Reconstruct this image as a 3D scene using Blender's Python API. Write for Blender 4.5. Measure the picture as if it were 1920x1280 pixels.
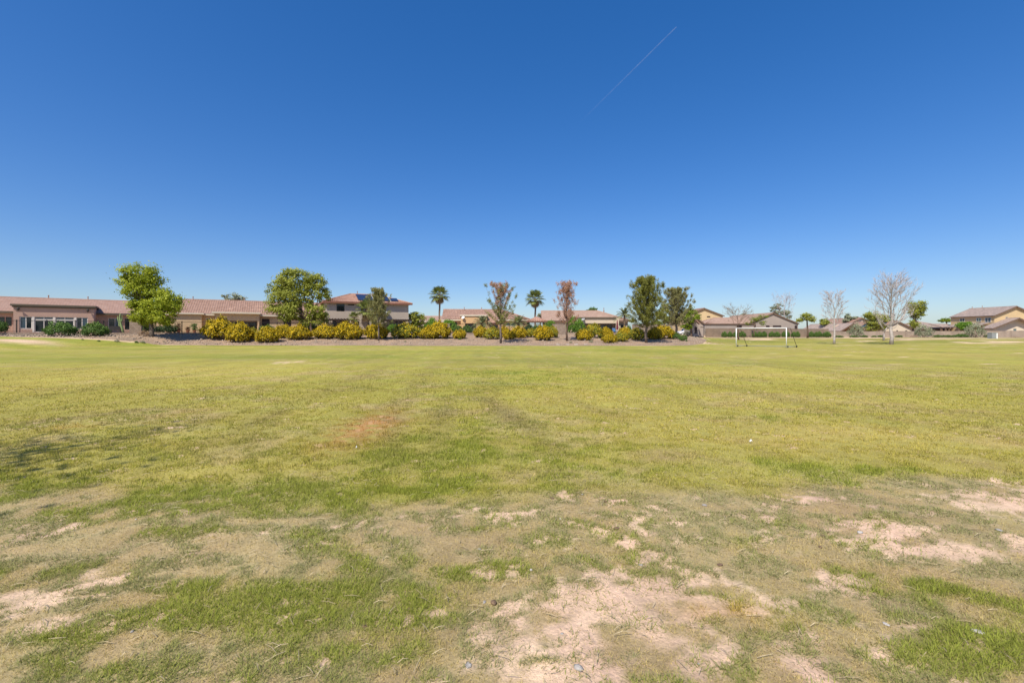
import bpy, math, random
import numpy as np
from mathutils import Vector, Matrix

for o in list(bpy.data.objects):
    bpy.data.objects.remove(o)
SC = bpy.context.scene
COL = SC.collection
random.seed(7)
RNG = np.random.default_rng(7)
R = math.radians

# ------------------------------------------------------------------ camera, sky, sun, exposure
F, CX, HY, EYE = 853.0, 960.0, 625.0, 1.5          # focal length and horizon in pixels of the 1920 px photograph
cam = bpy.data.cameras.new('camera')
cam.sensor_width = 36.0
cam.lens = 36.0 * F / 1920.0
cam.shift_y = -(640.0 - HY) / 1920.0
cam.clip_start = 0.05
cam.clip_end = 30000
camo = bpy.data.objects.new('camera', cam)
COL.objects.link(camo)
camo.location = (0, 0, EYE)
camo.rotation_euler = (R(90), 0, 0)
SC.camera = camo

SUN_D = Vector((0.36, 0.70, -1.0)).normalized()
SUN_EL = math.asin(-SUN_D.z)
SUN_AZ = math.atan2(-SUN_D.x, -SUN_D.y)
world = bpy.data.worlds.new('World')
SC.world = world
world.use_nodes = True
wn = world.node_tree
wn.nodes.clear()
sky = wn.nodes.new('ShaderNodeTexSky')
sky.sky_type = 'NISHITA'
sky.sun_disc = False
sky.sun_elevation = SUN_EL
sky.sun_rotation = SUN_AZ
sky.altitude = 400
sky.air_density = 1.0
sky.dust_density = 1.0
sky.ozone_density = 7.0
hsv = wn.nodes.new('ShaderNodeHueSaturation')
hsv.inputs['Saturation'].default_value = 1.28
hsv.inputs['Hue'].default_value = 0.5145
gam = wn.nodes.new('ShaderNodeGamma')
gam.inputs['Gamma'].default_value = 0.8
bg = wn.nodes.new('ShaderNodeBackground')
bg.inputs['Strength'].default_value = 0.15
wo = wn.nodes.new('ShaderNodeOutputWorld')
wn.links.new(sky.outputs[0], hsv.inputs['Color'])
wn.links.new(hsv.outputs[0], gam.inputs[0])
wn.links.new(gam.outputs[0], bg.inputs[0])
wn.links.new(bg.outputs[0], wo.inputs[0])

sl = bpy.data.lights.new('sun', 'SUN')
sl.energy = 4.2
sl.angle = R(0.53)
sl.color = (1.0, 0.94, 0.83)
so = bpy.data.objects.new('sun', sl)
COL.objects.link(so)
so.rotation_euler = SUN_D.to_track_quat('-Z', 'Y').to_euler()
so.location = (-14, -28, 40)

SC.render.engine = 'CYCLES'
SC.view_settings.view_transform = 'Standard'
SC.view_settings.look = 'None'
SC.view_settings.gamma = 1.0
SC.view_settings.use_curve_mapping = False
SC.view_settings.exposure = 0.40

# ------------------------------------------------------------------ noise
def _h(ix, iy, seed):
    n = (ix.astype(np.int64) * 374761393 + iy.astype(np.int64) * 668265263 + seed * 1442695041) & 0x7fffffff
    n = ((n ^ (n >> 13)) * 1274126177) & 0x7fffffff
    return ((n ^ (n >> 16)) & 0xffff) / 65535.0

def vnoise(x, y, seed=0):
    x = np.asarray(x, float); y = np.asarray(y, float)
    ix = np.floor(x); iy = np.floor(y)
    fx = x - ix; fy = y - iy
    fx = fx * fx * (3 - 2 * fx); fy = fy * fy * (3 - 2 * fy)
    a = _h(ix, iy, seed); b = _h(ix + 1, iy, seed); c = _h(ix, iy + 1, seed); d = _h(ix + 1, iy + 1, seed)
    return (a * (1 - fx) + b * fx) * (1 - fy) + (c * (1 - fx) + d * fx) * fy

def fbm(x, y, seed=0, o=4):
    s = 0; a = 0.5; t = 0
    for k in range(o):
        s = s + a * vnoise(x, y, seed + k * 17); t += a
        x = np.asarray(x) * 2.03 + 11.3; y = np.asarray(y) * 2.03 + 5.7; a *= 0.5
    return s / t

def sstep(a, b, x):
    t = np.clip((np.asarray(x, float) - a) / (b - a), 0, 1)
    return t * t * (3 - 2 * t)

# ------------------------------------------------------------------ terrain
_X = np.array([-300, -75, -61.5, -52, -48, -46, -44, -43, -36, -20, 0, 15, 22, 26, 30, 34, 40, 46, 60, 90, 300], float)
_T = np.array([8, 14, 25, 36, 42.6, 48, 51.5, 54, 55.6, 56.0, 56, 56, 57, 60, 63, 66, 67, 66, 65, 64, 62], float)      # toe of the bank
_E = np.array([20, 46, 50, 51.5, 52.3, 53.4, 54.3, 54.8, 55.8, 55.9, 55.9, 55.9, 57, 62, 70, 84, 96, 98, 98, 98, 98], float)   # lawn edge
_W = np.array([30, 47, 54.6, 59, 60.8, 61.7, 62.5, 63, 66, 72, 76, 78, 79, 80, 82, 98, 108, 110, 110, 110, 110], float)   # walls and fences
_C = np.array([24, 44, 52.5, 56, 57.5, 58.5, 60, 61, 64, 69, 72, 73, 74, 75, 76, 78, 80, 80, 80, 80, 80], float)     # crest of the bank
_H = np.array([1.3, 1.3, 1.3, 1.3, 1.3, 1.3, 1.3, 1.3, 1.3, 1.3, 1.25, 1.2, 1.15, 1.1, 0.9, 0.7, 0.6, 0.58, 0.58, 0.58, 0.58], float)
_P = np.array([1.55] * 9 + [1.55, 1.5, 1.45, 1.4, 1.35, 1.3, 1.25, 1.2, 1.1, 0.7, 0.65, 0.65], float)     # yards behind the walls

def cur(tab, x):
    return np.interp(x, _X, tab)

def ground_z(x, y):
    x = np.asarray(x, float); y = np.asarray(y, float)
    t = np.clip((y - cur(_T, x)) / (cur(_C, x) - cur(_T, x)), 0, 1)
    t = 0.65 * t + 0.35 * t * t * (3 - 2 * t)
    z = cur(_H, x) * t
    k = sstep(-0.05, 0.05, y - cur(_W, x) - 0.15)
    z = z * (1 - k) + np.maximum(cur(_P, x), 0) * k
    near = sstep(30, 8, np.hypot(x, y))
    z = z + near * ((fbm(x / 0.9, y / 0.9, 3, 3) - 0.5) * 0.05 + (fbm(x / 0.16, y / 0.16, 5, 3) - 0.5) * 0.022)
    z = z + sstep(10, 30, y) * (fbm(x / 9, y / 7, 8, 3) - 0.5) * 0.10
    return z

def px2w(px, Y):
    return (px - CX) / F * Y

def py2z(py, Y):
    return EYE + (HY - py) / F * Y

def hit(px, py):
    ys = np.arange(1.6, 150, 0.05)
    xs = (px - CX) / F * ys
    zs = EYE + (HY - py) / F * ys
    g = ground_z(xs, ys)
    i = np.argmax(g >= zs)
    if not (g >= zs).any():
        i = len(ys) - 1
    return Vector((float(xs[i]), float(ys[i]), float(g[i])))

def flat(px, py):
    Y = EYE * F / (py - HY)
    return px2w(px, Y), Y

# ------------------------------------------------------------------ materials
MATS = {}
def newmat(name):
    m = bpy.data.materials.new(name)
    m.use_nodes = True
    nt = m.node_tree
    nt.nodes.clear()
    out = nt.nodes.new('ShaderNodeOutputMaterial')
    MATS[name] = m
    return m, nt, out

def N(nt, t, **kw):
    n = nt.nodes.new(t)
    for k, v in kw.items():
        if k in n.inputs:
            n.inputs[k].default_value = v
        else:
            setattr(n, k, v)
    return n

def ramp(nt, fac, stops):
    r = nt.nodes.new('ShaderNodeValToRGB')
    e = r.color_ramp.elements
    while len(e) < len(stops):
        e.new(0.5)
    for i, (p, c) in enumerate(stops):
        e[i].position = p
        e[i].color = (*c, 1) if len(c) == 3 else c
    nt.links.new(fac, r.inputs[0])
    return r.outputs[0]

def plain(name, c, rough=0.8, var=0.15, scale=1.2, bump=0.0, bscale=20, metal=0.0, spec=0.3, fine=0.0):
    """painted or mineral surface: base colour with large soft variation, fine speckle and bump"""
    m, nt, out = newmat(name)
    L = nt.links.new
    b = N(nt, 'ShaderNodeBsdfPrincipled')
    b.inputs['Roughness'].default_value = rough
    b.inputs['Metallic'].default_value = metal
    b.inputs['Specular IOR Level'].default_value = spec
    tc = N(nt, 'ShaderNodeTexCoord')
    n1 = N(nt, 'ShaderNodeTexNoise'); n1.inputs['Scale'].default_value = scale; n1.inputs['Detail'].default_value = 6
    L(tc.outputs['Object'], n1.inputs['Vector'])
    lo = tuple(x * (1 - var) for x in c); hi = tuple(min(1, x * (1 + var)) for x in c)
    col = ramp(nt, n1.outputs['Fac'], [(0.3, lo), (0.7, hi)])
    if fine > 0:
        n2 = N(nt, 'ShaderNodeTexNoise'); n2.inputs['Scale'].default_value = bscale; n2.inputs['Detail'].default_value = 3
        L(tc.outputs['Object'], n2.inputs['Vector'])
        mx = N(nt, 'ShaderNodeMix', data_type='RGBA', blend_type='MULTIPLY')
        mx.inputs[0].default_value = 1
        L(col, mx.inputs[6])
        L(ramp(nt, n2.outputs['Fac'], [(0.3, (1 - fine,) * 3), (0.7, (1 + fine,) * 3)]), mx.inputs[7])
        col = mx.outputs[2]
    L(col, b.inputs['Base Color'])
    if bump > 0:
        n3 = N(nt, 'ShaderNodeTexNoise'); n3.inputs['Scale'].default_value = bscale; n3.inputs['Detail'].default_value = 4
        L(tc.outputs['Object'], n3.inputs['Vector'])
        bp = N(nt, 'ShaderNodeBump'); bp.inputs['Strength'].default_value = bump; bp.inputs['Distance'].default_value = 0.02
        L(n3.outputs['Fac'], bp.inputs['Height']); L(bp.outputs[0], b.inputs['Normal'])
    L(b.outputs[0], out.inputs[0])
    return m

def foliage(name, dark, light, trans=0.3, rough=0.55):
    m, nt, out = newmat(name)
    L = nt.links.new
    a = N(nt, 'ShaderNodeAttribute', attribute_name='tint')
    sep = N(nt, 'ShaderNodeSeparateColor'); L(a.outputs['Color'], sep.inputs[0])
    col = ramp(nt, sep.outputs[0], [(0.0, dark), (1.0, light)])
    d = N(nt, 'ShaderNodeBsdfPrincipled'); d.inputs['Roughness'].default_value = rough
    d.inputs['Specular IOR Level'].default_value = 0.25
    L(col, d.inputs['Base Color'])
    t = N(nt, 'ShaderNodeBsdfTranslucent'); L(col, t.inputs['Color'])
    mx = N(nt, 'ShaderNodeMixShader'); mx.inputs[0].default_value = trans
    L(d.outputs[0], mx.inputs[1]); L(t.outputs[0], mx.inputs[2])
    L(mx.outputs[0], out.inputs[0])
    return m

def tiles(name, c1, c2, c3, patch):
    """concrete roof tile: each tile its own tone, a few pale mortar patches"""
    m, nt, out = newmat(name)
    L = nt.links.new
    b = N(nt, 'ShaderNodeBsdfPrincipled'); b.inputs['Roughness'].default_value = 0.85; b.inputs['Specular IOR Level'].default_value = 0.2
    tc = N(nt, 'ShaderNodeTexCoord')
    v = N(nt, 'ShaderNodeTexVoronoi'); v.inputs['Scale'].default_value = 2.6
    L(tc.outputs['Object'], v.inputs['Vector'])
    sep = N(nt, 'ShaderNodeSeparateColor'); L(v.outputs['Color'], sep.inputs[0])
    col = ramp(nt, sep.outputs[0], [(0.0, c1), (0.5, c2), (1.0, c3)])
    n = N(nt, 'ShaderNodeTexNoise'); n.inputs['Scale'].default_value = 0.33; n.inputs['Detail'].default_value = 3
    L(tc.outputs['Object'], n.inputs['Vector'])
    f = ramp(nt, n.outputs['Fac'], [(0.66, (0, 0, 0)), (0.72, (1, 1, 1))])
    mx = N(nt, 'ShaderNodeMix', data_type='RGBA')
    L(f, mx.inputs[0]); L(col, mx.inputs[6]); mx.inputs[7].default_value = (*patch, 1)
    L(mx.outputs[2], b.inputs['Base Color'])
    L(b.outputs[0], out.inputs[0])
    return m

def block(name, c1, c2, mortar, bw=0.4, bh=0.2):
    m, nt, out = newmat(name)
    L = nt.links.new
    b = N(nt, 'ShaderNodeBsdfPrincipled'); b.inputs['Roughness'].default_value = 0.9; b.inputs['Specular IOR Level'].default_value = 0.2
    tc = N(nt, 'ShaderNodeTexCoord')
    mp = N(nt, 'ShaderNodeSeparateXYZ'); L(tc.outputs['Object'], mp.inputs[0])
    ad = N(nt, 'ShaderNodeMath', operation='ADD'); L(mp.outputs[0], ad.inputs[0]); L(mp.outputs[1], ad.inputs[1])
    cb = N(nt, 'ShaderNodeCombineXYZ'); L(ad.outputs[0], cb.inputs[0]); L(mp.outputs[2], cb.inputs[1])
    br = N(nt, 'ShaderNodeTexBrick')
    br.inputs['Color1'].default_value = (*c1, 1); br.inputs['Color2'].default_value = (*c2, 1); br.inputs['Mortar'].default_value = (*mortar, 1)
    br.inputs['Scale'].default_value = 1.0; br.inputs['Brick Width'].default_value = bw; br.inputs['Row Height'].default_value = bh
    br.inputs['Mortar Size'].default_value = 0.012
    L(cb.outputs[0], br.inputs['Vector'])
    n = N(nt, 'ShaderNodeTexNoise'); n.inputs['Scale'].default_value = 0.8; n.inputs['Detail'].default_value = 5
    L(tc.outputs['Object'], n.inputs['Vector'])
    mx = N(nt, 'ShaderNodeMix', data_type='RGBA', blend_type='MULTIPLY'); mx.inputs[0].default_value = 1
    L(br.outputs['Color'], mx.inputs[6]); L(ramp(nt, n.outputs['Fac'], [(0.3, (0.8,) * 3), (0.7, (1.1,) * 3)]), mx.inputs[7])
    L(mx.outputs[2], b.inputs['Base Color'])
    bp = N(nt, 'ShaderNodeBump'); bp.inputs['Strength'].default_value = 0.6; bp.inputs['Distance'].default_value = 0.03
    L(br.outputs['Fac'], bp.inputs['Height']); bp.invert = True
    L(bp.outputs[0], b.inputs['Normal'])
    L(b.outputs[0], out.inputs[0])
    return m

plain('stucco_rose', (0.47, 0.31, 0.235), 0.95, 0.06, 0.5, 0.25, 30)
plain('stucco_tan', (0.56, 0.40, 0.235), 0.95, 0.06, 0.5, 0.25, 30)
plain('stucco_grey', (0.46, 0.38, 0.30), 0.95, 0.06, 0.5, 0.25, 30)
plain('stucco_ochre', (0.60, 0.38, 0.19), 0.95, 0.06, 0.5, 0.25, 30)
plain('stucco_beige', (0.56, 0.46, 0.34), 0.95, 0.06, 0.5, 0.25, 30)
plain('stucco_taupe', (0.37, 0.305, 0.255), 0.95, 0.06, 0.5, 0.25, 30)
plain('stucco_cream', (0.66, 0.55, 0.41), 0.95, 0.06, 0.5, 0.25, 30)
plain('stucco_yellow', (0.60, 0.44, 0.24), 0.95, 0.06, 0.5, 0.25, 30)
plain('trim_cream', (0.62, 0.53, 0.40), 0.8, 0.05)
plain('trim_dark', (0.13, 0.105, 0.075), 0.8, 0.1)
plain('trim_brown', (0.17, 0.11, 0.075), 0.8, 0.1)
plain('fascia_red', (0.25, 0.11, 0.07), 0.8, 0.1)
plain('soffit_orange', (0.34, 0.16, 0.08), 0.8, 0.1)
plain('frame_white', (0.72, 0.66, 0.58), 0.5, 0.04)
plain('frame_dark', (0.05, 0.042, 0.036), 0.6, 0.1)
plain('screen_brown', (0.05, 0.032, 0.028), 0.6, 0.15)
plain('metal_black', (0.018, 0.017, 0.016), 0.55, 0.1)
plain('metal_white', (0.82, 0.82, 0.80), 0.4, 0.04, spec=0.5)
plain('metal_grey', (0.30, 0.30, 0.30), 0.5, 0.1, spec=0.5)
plain('metal_pale', (0.52, 0.53, 0.50), 0.5, 0.06, spec=0.5)
plain('rubber', (0.02, 0.02, 0.02), 0.8, 0.1)
plain('car_paint', (0.74, 0.75, 0.76), 0.25, 0.02, spec=0.6)
plain('wood_dark', (0.06, 0.04, 0.03), 0.8, 0.2)
plain('canvas_maroon', (0.17, 0.02, 0.04), 0.9, 0.1)
plain('cushion_blue', (0.10, 0.22, 0.42), 0.9, 0.1)
plain('lamp_red', (0.5, 0.03, 0.02), 0.3, 0.05)
plain('bark_grey', (0.16, 0.125, 0.10), 0.95, 0.35, 3, 0.6, 12)
plain('bark_brown', (0.13, 0.085, 0.06), 0.95, 0.35, 3, 0.6, 12)
plain('bark_white', (0.43, 0.375, 0.34), 0.95, 0.25, 3, 0.5, 12)
plain('twig_white', (0.47, 0.40, 0.375), 0.95, 0.2, 3)
plain('twig_brown', (0.26, 0.19, 0.14), 0.95, 0.2, 3)
plain('bark_palm', (0.22, 0.155, 0.105), 0.95, 0.35, 5, 0.7, 14)
plain('cactus', (0.20, 0.26, 0.10), 0.8, 0.2, 3)
plain('terracotta', (0.36, 0.16, 0.09), 0.8, 0.15, 3)
plain('gravel_rock', (0.36, 0.285, 0.215), 0.95, 0.3, 0.7, 0.3, 8)
plain('stone_blue', (0.36, 0.33, 0.30), 0.9, 0.3, 25, 0.5, 60)
plain('stone_pale', (0.50, 0.46, 0.42), 0.85, 0.2, 25, 0.5, 60)
plain('stone_brown', (0.20, 0.13, 0.08), 0.95, 0.35, 40, 0.8, 80)
plain('paper', (0.86, 0.86, 0.84), 0.7, 0.03)
plain('blade_dry', (0.50, 0.40, 0.24), 0.8, 0.25, 30)
tiles('tile_rose', (0.36, 0.225, 0.17), (0.385, 0.245, 0.19), (0.41, 0.27, 0.21), (0.44, 0.29, 0.225))
tiles('tile_clay', (0.30, 0.18, 0.13), (0.345, 0.215, 0.16), (0.39, 0.25, 0.19), (0.55, 0.36, 0.26))
tiles('tile_tan', (0.36, 0.24, 0.18), (0.39, 0.265, 0.20), (0.42, 0.29, 0.22), (0.45, 0.32, 0.24))
tiles('tile_red', (0.37, 0.205, 0.145), (0.43, 0.25, 0.18), (0.47, 0.29, 0.21), (0.56, 0.38, 0.28))
tiles('tile_grey', (0.30, 0.235, 0.20), (0.37, 0.29, 0.245), (0.42, 0.325, 0.27), (0.62, 0.43, 0.30))
block('block_tan', (0.40, 0.315, 0.24), (0.36, 0.285, 0.22), (0.30, 0.24, 0.185))
block('block_taupe', (0.275, 0.205, 0.145), (0.255, 0.19, 0.135), (0.22, 0.165, 0.12))
block('stone_wall', (0.30, 0.225, 0.165), (0.40, 0.31, 0.24), (0.20, 0.15, 0.11), 0.45, 0.2)

def glassy(name, c, rough=0.06):
    m, nt, out = newmat(name)
    b = N(nt, 'ShaderNodeBsdfPrincipled')
    b.inputs['Base Color'].default_value = (*c, 1)
    b.inputs['Roughness'].default_value = rough
    b.inputs['Specular IOR Level'].default_value = 0.6
    nt.links.new(b.outputs[0], out.inputs[0])
glassy('glass', (0.012, 0.018, 0.022))
glassy('glass_blue', (0.05, 0.085, 0.11))
glassy('glass_pale', (0.20, 0.24, 0.26), 0.2)
glassy('glass_green', (0.10, 0.16, 0.15), 0.15)
glassy('solar', (0.022, 0.03, 0.065), 0.25)

foliage('leaf_ash', (0.17, 0.235, 0.012), (0.54, 0.57, 0.055), 0.45)
foliage('leaf_mesquite', (0.18, 0.215, 0.022), (0.52, 0.53, 0.10), 0.45)
foliage('leaf_sage', (0.16, 0.19, 0.10), (0.42, 0.43, 0.27), 0.25)
foliage('leaf_yellow_green', (0.10, 0.16, 0.010), (0.31, 0.38, 0.03), 0.4)
foliage('leaf_bright', (0.07, 0.17, 0.015), (0.24, 0.40, 0.04), 0.35)
foliage('leaf_hedge', (0.05, 0.105, 0.018), (0.16, 0.26, 0.05), 0.2)
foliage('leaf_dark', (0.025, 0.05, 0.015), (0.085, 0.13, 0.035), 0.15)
foliage('needle_pine', (0.11, 0.125, 0.02), (0.36, 0.355, 0.08), 0.3)
foliage('needle_pine_pale', (0.16, 0.165, 0.055), (0.42, 0.39, 0.16), 0.3)
foliage('needle_dead', (0.36, 0.21, 0.13), (0.66, 0.40, 0.27), 0.35)
foliage('frond_fan', (0.08, 0.11, 0.02), (0.34, 0.37, 0.10), 0.2)
foliage('frond_date', (0.10, 0.13, 0.05), (0.31, 0.34, 0.16), 0.2)
foliage('frond_dry', (0.25, 0.17, 0.08), (0.52, 0.39, 0.20), 0.25)
foliage('senna_leaf', (0.17, 0.145, 0.010), (0.42, 0.325, 0.02), 0.25)
foliage('senna_leaf_green', (0.13, 0.15, 0.02), (0.38, 0.38, 0.05), 0.25)
foliage('senna_bloom', (0.54, 0.355, 0.006), (0.75, 0.53, 0.012), 0.25, 0.6)
foliage('leaf_dry', (0.20, 0.12, 0.06), (0.40, 0.26, 0.15), 0.2)

# lawn: colour of the turf comes from the 'Col' map (cover, dead grass, bare soil), fine grain and relief from noise
def lawn_mat():
    m, nt, out = newmat('lawn')
    L = nt.links.new
    a = N(nt, 'ShaderNodeAttribute', attribute_name='Col')
    tc = N(nt, 'ShaderNodeTexCoord')
    def noise(s, d=5, r=0.6, sc=(1, 1, 1)):
        mp = N(nt, 'ShaderNodeMapping'); mp.inputs['Scale'].default_value = sc
        L(tc.outputs['Object'], mp.inputs[0])
        n = N(nt, 'ShaderNodeTexNoise'); n.inputs['Scale'].default_value = s; n.inputs['Detail'].default_value = d; n.inputs['Roughness'].default_value = r
        L(mp.outputs[0], n.inputs['Vector']); return n.outputs['Fac']
    col = a.outputs['Color']
    for s, lo, hi, sc in ((60, 0.80, 1.18, (1, 1, 1)), (9, 0.82, 1.16, (1, 0.6, 1)), (1.3, 0.86, 1.14, (1, 0.5, 1)), (0.22, 0.88, 1.12, (1, 0.4, 1))):
        mx = N(nt, 'ShaderNodeMix', data_type='RGBA', blend_type='MULTIPLY'); mx.inputs[0].default_value = 1
        L(col, mx.inputs[6]); L(ramp(nt, noise(s, 4, 0.65, sc), [(0.28, (lo,) * 3), (0.72, (hi,) * 3)]), mx.inputs[7])
        col = mx.outputs[2]
    hs = N(nt, 'ShaderNodeHueSaturation')
    mr = N(nt, 'ShaderNodeMapRange'); L(noise(0.9, 3), mr.inputs[0])
    mr.inputs[1].default_value = 0.3; mr.inputs[2].default_value = 0.7; mr.inputs[3].default_value = 0.488; mr.inputs[4].default_value = 0.512
    L(mr.outputs[0], hs.inputs['Hue']); L(col, hs.inputs['Color'])
    b = N(nt, 'ShaderNodeBsdfPrincipled'); b.inputs['Roughness'].default_value = 0.95; b.inputs['Specular IOR Level'].default_value = 0.1
    L(hs.outputs[0], b.inputs['Base Color'])
    bp = N(nt, 'ShaderNodeBump'); bp.inputs['Strength'].default_value = 0.7; bp.inputs['Distance'].default_value = 0.03
    L(noise(28, 6, 0.7), bp.inputs['Height'])
    L(bp.outputs[0], b.inputs['Normal'])
    L(b.outputs[0], out.inputs[0])
lawn_mat()

def blade_mat():
    m, nt, out = newmat('blades')
    L = nt.links.new
    a = N(nt, 'ShaderNodeAttribute', attribute_name='Col')
    d = N(nt, 'ShaderNodeBsdfDiffuse'); L(a.outputs['Color'], d.inputs['Color'])
    t = N(nt, 'ShaderNodeBsdfTranslucent'); L(a.outputs['Color'], t.inputs['Color'])
    mx = N(nt, 'ShaderNodeMixShader'); mx.inputs[0].default_value = 0.35
    L(d.outputs[0], mx.inputs[1]); L(t.outputs[0], mx.inputs[2]); L(mx.outputs[0], out.inputs[0])
blade_mat()

def gravel_mat(name, c1, c2, c3):
    m, nt, out = newmat(name)
    L = nt.links.new
    tc = N(nt, 'ShaderNodeTexCoord')
    v = N(nt, 'ShaderNodeTexVoronoi'); v.inputs['Scale'].default_value = 9
    L(tc.outputs['Object'], v.inputs['Vector'])
    sep = N(nt, 'ShaderNodeSeparateColor'); L(v.outputs['Color'], sep.inputs[0])
    col = ramp(nt, sep.outputs[0], [(0, c1), (0.5, c2), (1, c3)])
    n = N(nt, 'ShaderNodeTexNoise'); n.inputs['Scale'].default_value = 0.45; n.inputs['Detail'].default_value = 6
    L(tc.outputs['Object'], n.inputs['Vector'])
    mx = N(nt, 'ShaderNodeMix', data_type='RGBA', blend_type='MULTIPLY'); mx.inputs[0].default_value = 1
    L(col, mx.inputs[6]); L(ramp(nt, n.outputs['Fac'], [(0.3, (0.74, 0.735, 0.72)), (0.7, (1.18, 1.08, 0.98))]), mx.inputs[7])
    b = N(nt, 'ShaderNodeBsdfPrincipled'); b.inputs['Roughness'].default_value = 0.95; b.inputs['Specular IOR Level'].default_value = 0.15
    L(mx.outputs[2], b.inputs['Base Color'])
    bp = N(nt, 'ShaderNodeBump'); bp.inputs['Strength'].default_value = 0.8; bp.inputs['Distance'].default_value = 0.05
    L(v.outputs['Distance'], bp.inputs['Height']); L(bp.outputs[0], b.inputs['Normal'])
    L(b.outputs[0], out.inputs[0])
gravel_mat('gravel', (0.26, 0.185, 0.13), (0.35, 0.26, 0.185), (0.43, 0.33, 0.24))
gravel_mat('gravel_tan', (0.38, 0.28, 0.19), (0.46, 0.35, 0.25), (0.52, 0.41, 0.31))
plain('dirt', (0.40, 0.30, 0.21), 0.95, 0.2, 0.3, 0.2, 5)

# ------------------------------------------------------------------ mesh helpers
def link(o):
    COL.objects.link(o)
    return o

class MB:
    def __init__(s):
        s.v = []; s.f = []
    def quad(s, a, b, c, d):
        i = len(s.v); s.v += [tuple(a), tuple(b), tuple(c), tuple(d)]; s.f.append((i, i + 1, i + 2, i + 3))
    def box(s, x0, x1, y0, y1, z0, z1):
        i = len(s.v)
        s.v += [(x0, y0, z0), (x1, y0, z0), (x1, y1, z0), (x0, y1, z0), (x0, y0, z1), (x1, y0, z1), (x1, y1, z1), (x0, y1, z1)]
        s.f += [(i, i + 3, i + 2, i + 1), (i + 4, i + 5, i + 6, i + 7), (i, i + 1, i + 5, i + 4), (i + 1, i + 2, i + 6, i + 5), (i + 2, i + 3, i + 7, i + 6), (i + 3, i, i + 4, i + 7)]
    def prism(s, pts, off):
        """polygon pts (3D) extruded by vector off"""
        i = len(s.v); n = len(pts); off = Vector(off)
        s.v += [tuple(p) for p in pts] + [tuple(Vector(p) + off) for p in pts]
        s.f.append(tuple(range(i, i + n))); s.f.append(tuple(range(i + 2 * n - 1, i + n - 1, -1)))
        for k in range(n):
            s.f.append((i + k, i + n + k, i + n + (k + 1) % n, i + (k + 1) % n))
    def tube(s, pts, rad, sides=6, cap=True):
        pts = [Vector(p) for p in pts]
        if not isinstance(rad, (list, tuple)):
            rad = [rad] * len(pts)
        i0 = len(s.v)
        for k, p in enumerate(pts):
            t = (pts[min(k + 1, len(pts) - 1)] - pts[max(k - 1, 0)])
            if t.length < 1e-9: t = Vector((0, 0, 1))
            t.normalize()
            a = t.orthogonal() if abs(t.z) > 0.99 else t.cross(Vector((0, 0, 1)))
            a.normalize(); b = t.cross(a)
            for j in range(sides):
                an = 2 * math.pi * j / sides
                s.v.append(tuple(p + (a * math.cos(an) + b * math.sin(an)) * rad[k]))
        for k in range(len(pts) - 1):
            for j in range(sides):
                q = i0 + k * sides; w = (j + 1) % sides
                s.f.append((q + j, q + w, q + sides + w, q + sides + j))
        if cap:
            s.f.append(tuple(range(i0 + sides - 1, i0 - 1, -1)))
            e = i0 + (len(pts) - 1) * sides
            s.f.append(tuple(range(e, e + sides)))
    def bar(s, a, b, w, h=None):
        s.tube([a, b], w, 4)
    def lathe(s, prof, c=(0, 0, 0), sides=14):
        """profile of (radius, z) about the z axis"""
        s.tube([(c[0], c[1], c[2] + z) for r, z in prof], [max(r, 1e-4) for r, z in prof], sides)
    def mesh(s, name):
        me = bpy.data.meshes.new(name)
        me.from_pydata(s.v, [], s.f)
        me.update()
        return me
    def build(s, name, mat, parent=None, smooth=False):
        me = s.mesh(name)
        me.materials.append(MATS[mat])
        if smooth:
            me.polygons.foreach_set('use_smooth', [True] * len(me.polygons))
        o = link(bpy.data.objects.new(name, me))
        if parent: o.parent = parent
        return o

def arr_mesh(name, V, Fc, tint=None, mat=None, attr='tint', smooth=False):
    """mesh straight from numpy arrays; Fc is (m, k)"""
    me = bpy.data.meshes.new(name)
    V = np.ascontiguousarray(V, dtype=np.float32); Fc = np.ascontiguousarray(Fc, dtype=np.int32)
    m, k = Fc.shape
    me.vertices.add(len(V)); me.vertices.foreach_set('co', V.ravel())
    me.loops.add(m * k); me.loops.foreach_set('vertex_index', Fc.ravel())
    me.polygons.add(m); me.polygons.foreach_set('loop_start', np.arange(0, m * k, k, dtype=np.int32))
    me.update(calc_edges=True)
    if tint is not None:
        ca = me.color_attributes.new(attr, 'FLOAT_COLOR', 'POINT')
        if tint.ndim == 1:
            tint = np.stack([tint, tint, tint], 1)
        c = np.ones((len(V), 4), np.float32); c[:, :3] = tint
        ca.data.foreach_set('color', c.ravel())
    if smooth:
        me.polygons.foreach_set('use_smooth', np.ones(m, dtype=bool))
    if mat: me.materials.append(MATS[mat])
    return me

def obj(name, me, parent=None, loc=None):
    o = link(bpy.data.objects.new(name, me))
    if parent: o.parent = parent
    if loc is not None: o.location = loc
    return o

def thing(name, label, cat, loc=(0, 0, 0), rz=0, group=None):
    o = link(bpy.data.objects.new(name, None))
    o.location = loc; o.rotation_euler = (0, 0, rz)
    o.empty_display_size = 0.3
    return tag(o, label, cat, group)

def tag(o, label, cat, group=None):
    o['label'] = label; o['category'] = cat
    if group: o['group'] = group
    return o

def copy_tree(o, parent=None):
    c = o.copy(); link(c)
    if parent: c.parent = parent
    for ch in o.children:
        copy_tree(ch, c)
    return c

# ------------------------------------------------------------------ lawn cover map
def blob_sum(X, Y, blobs):
    s = np.zeros_like(X)
    for px, py, rx, ry, w in blobs:
        x0, y0 = flat(px, py)
        rxw = rx / F * y0
        ryw = max(0.04, (flat(px, py - ry)[1] - flat(px, py + ry)[1]) / 2) if py - ry > HY + 4 else 3
        s = np.maximum(s, w * np.exp(-(((X - x0) / rxw) ** 2 + ((Y - y0) / ryw) ** 2)))
    return s

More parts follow.
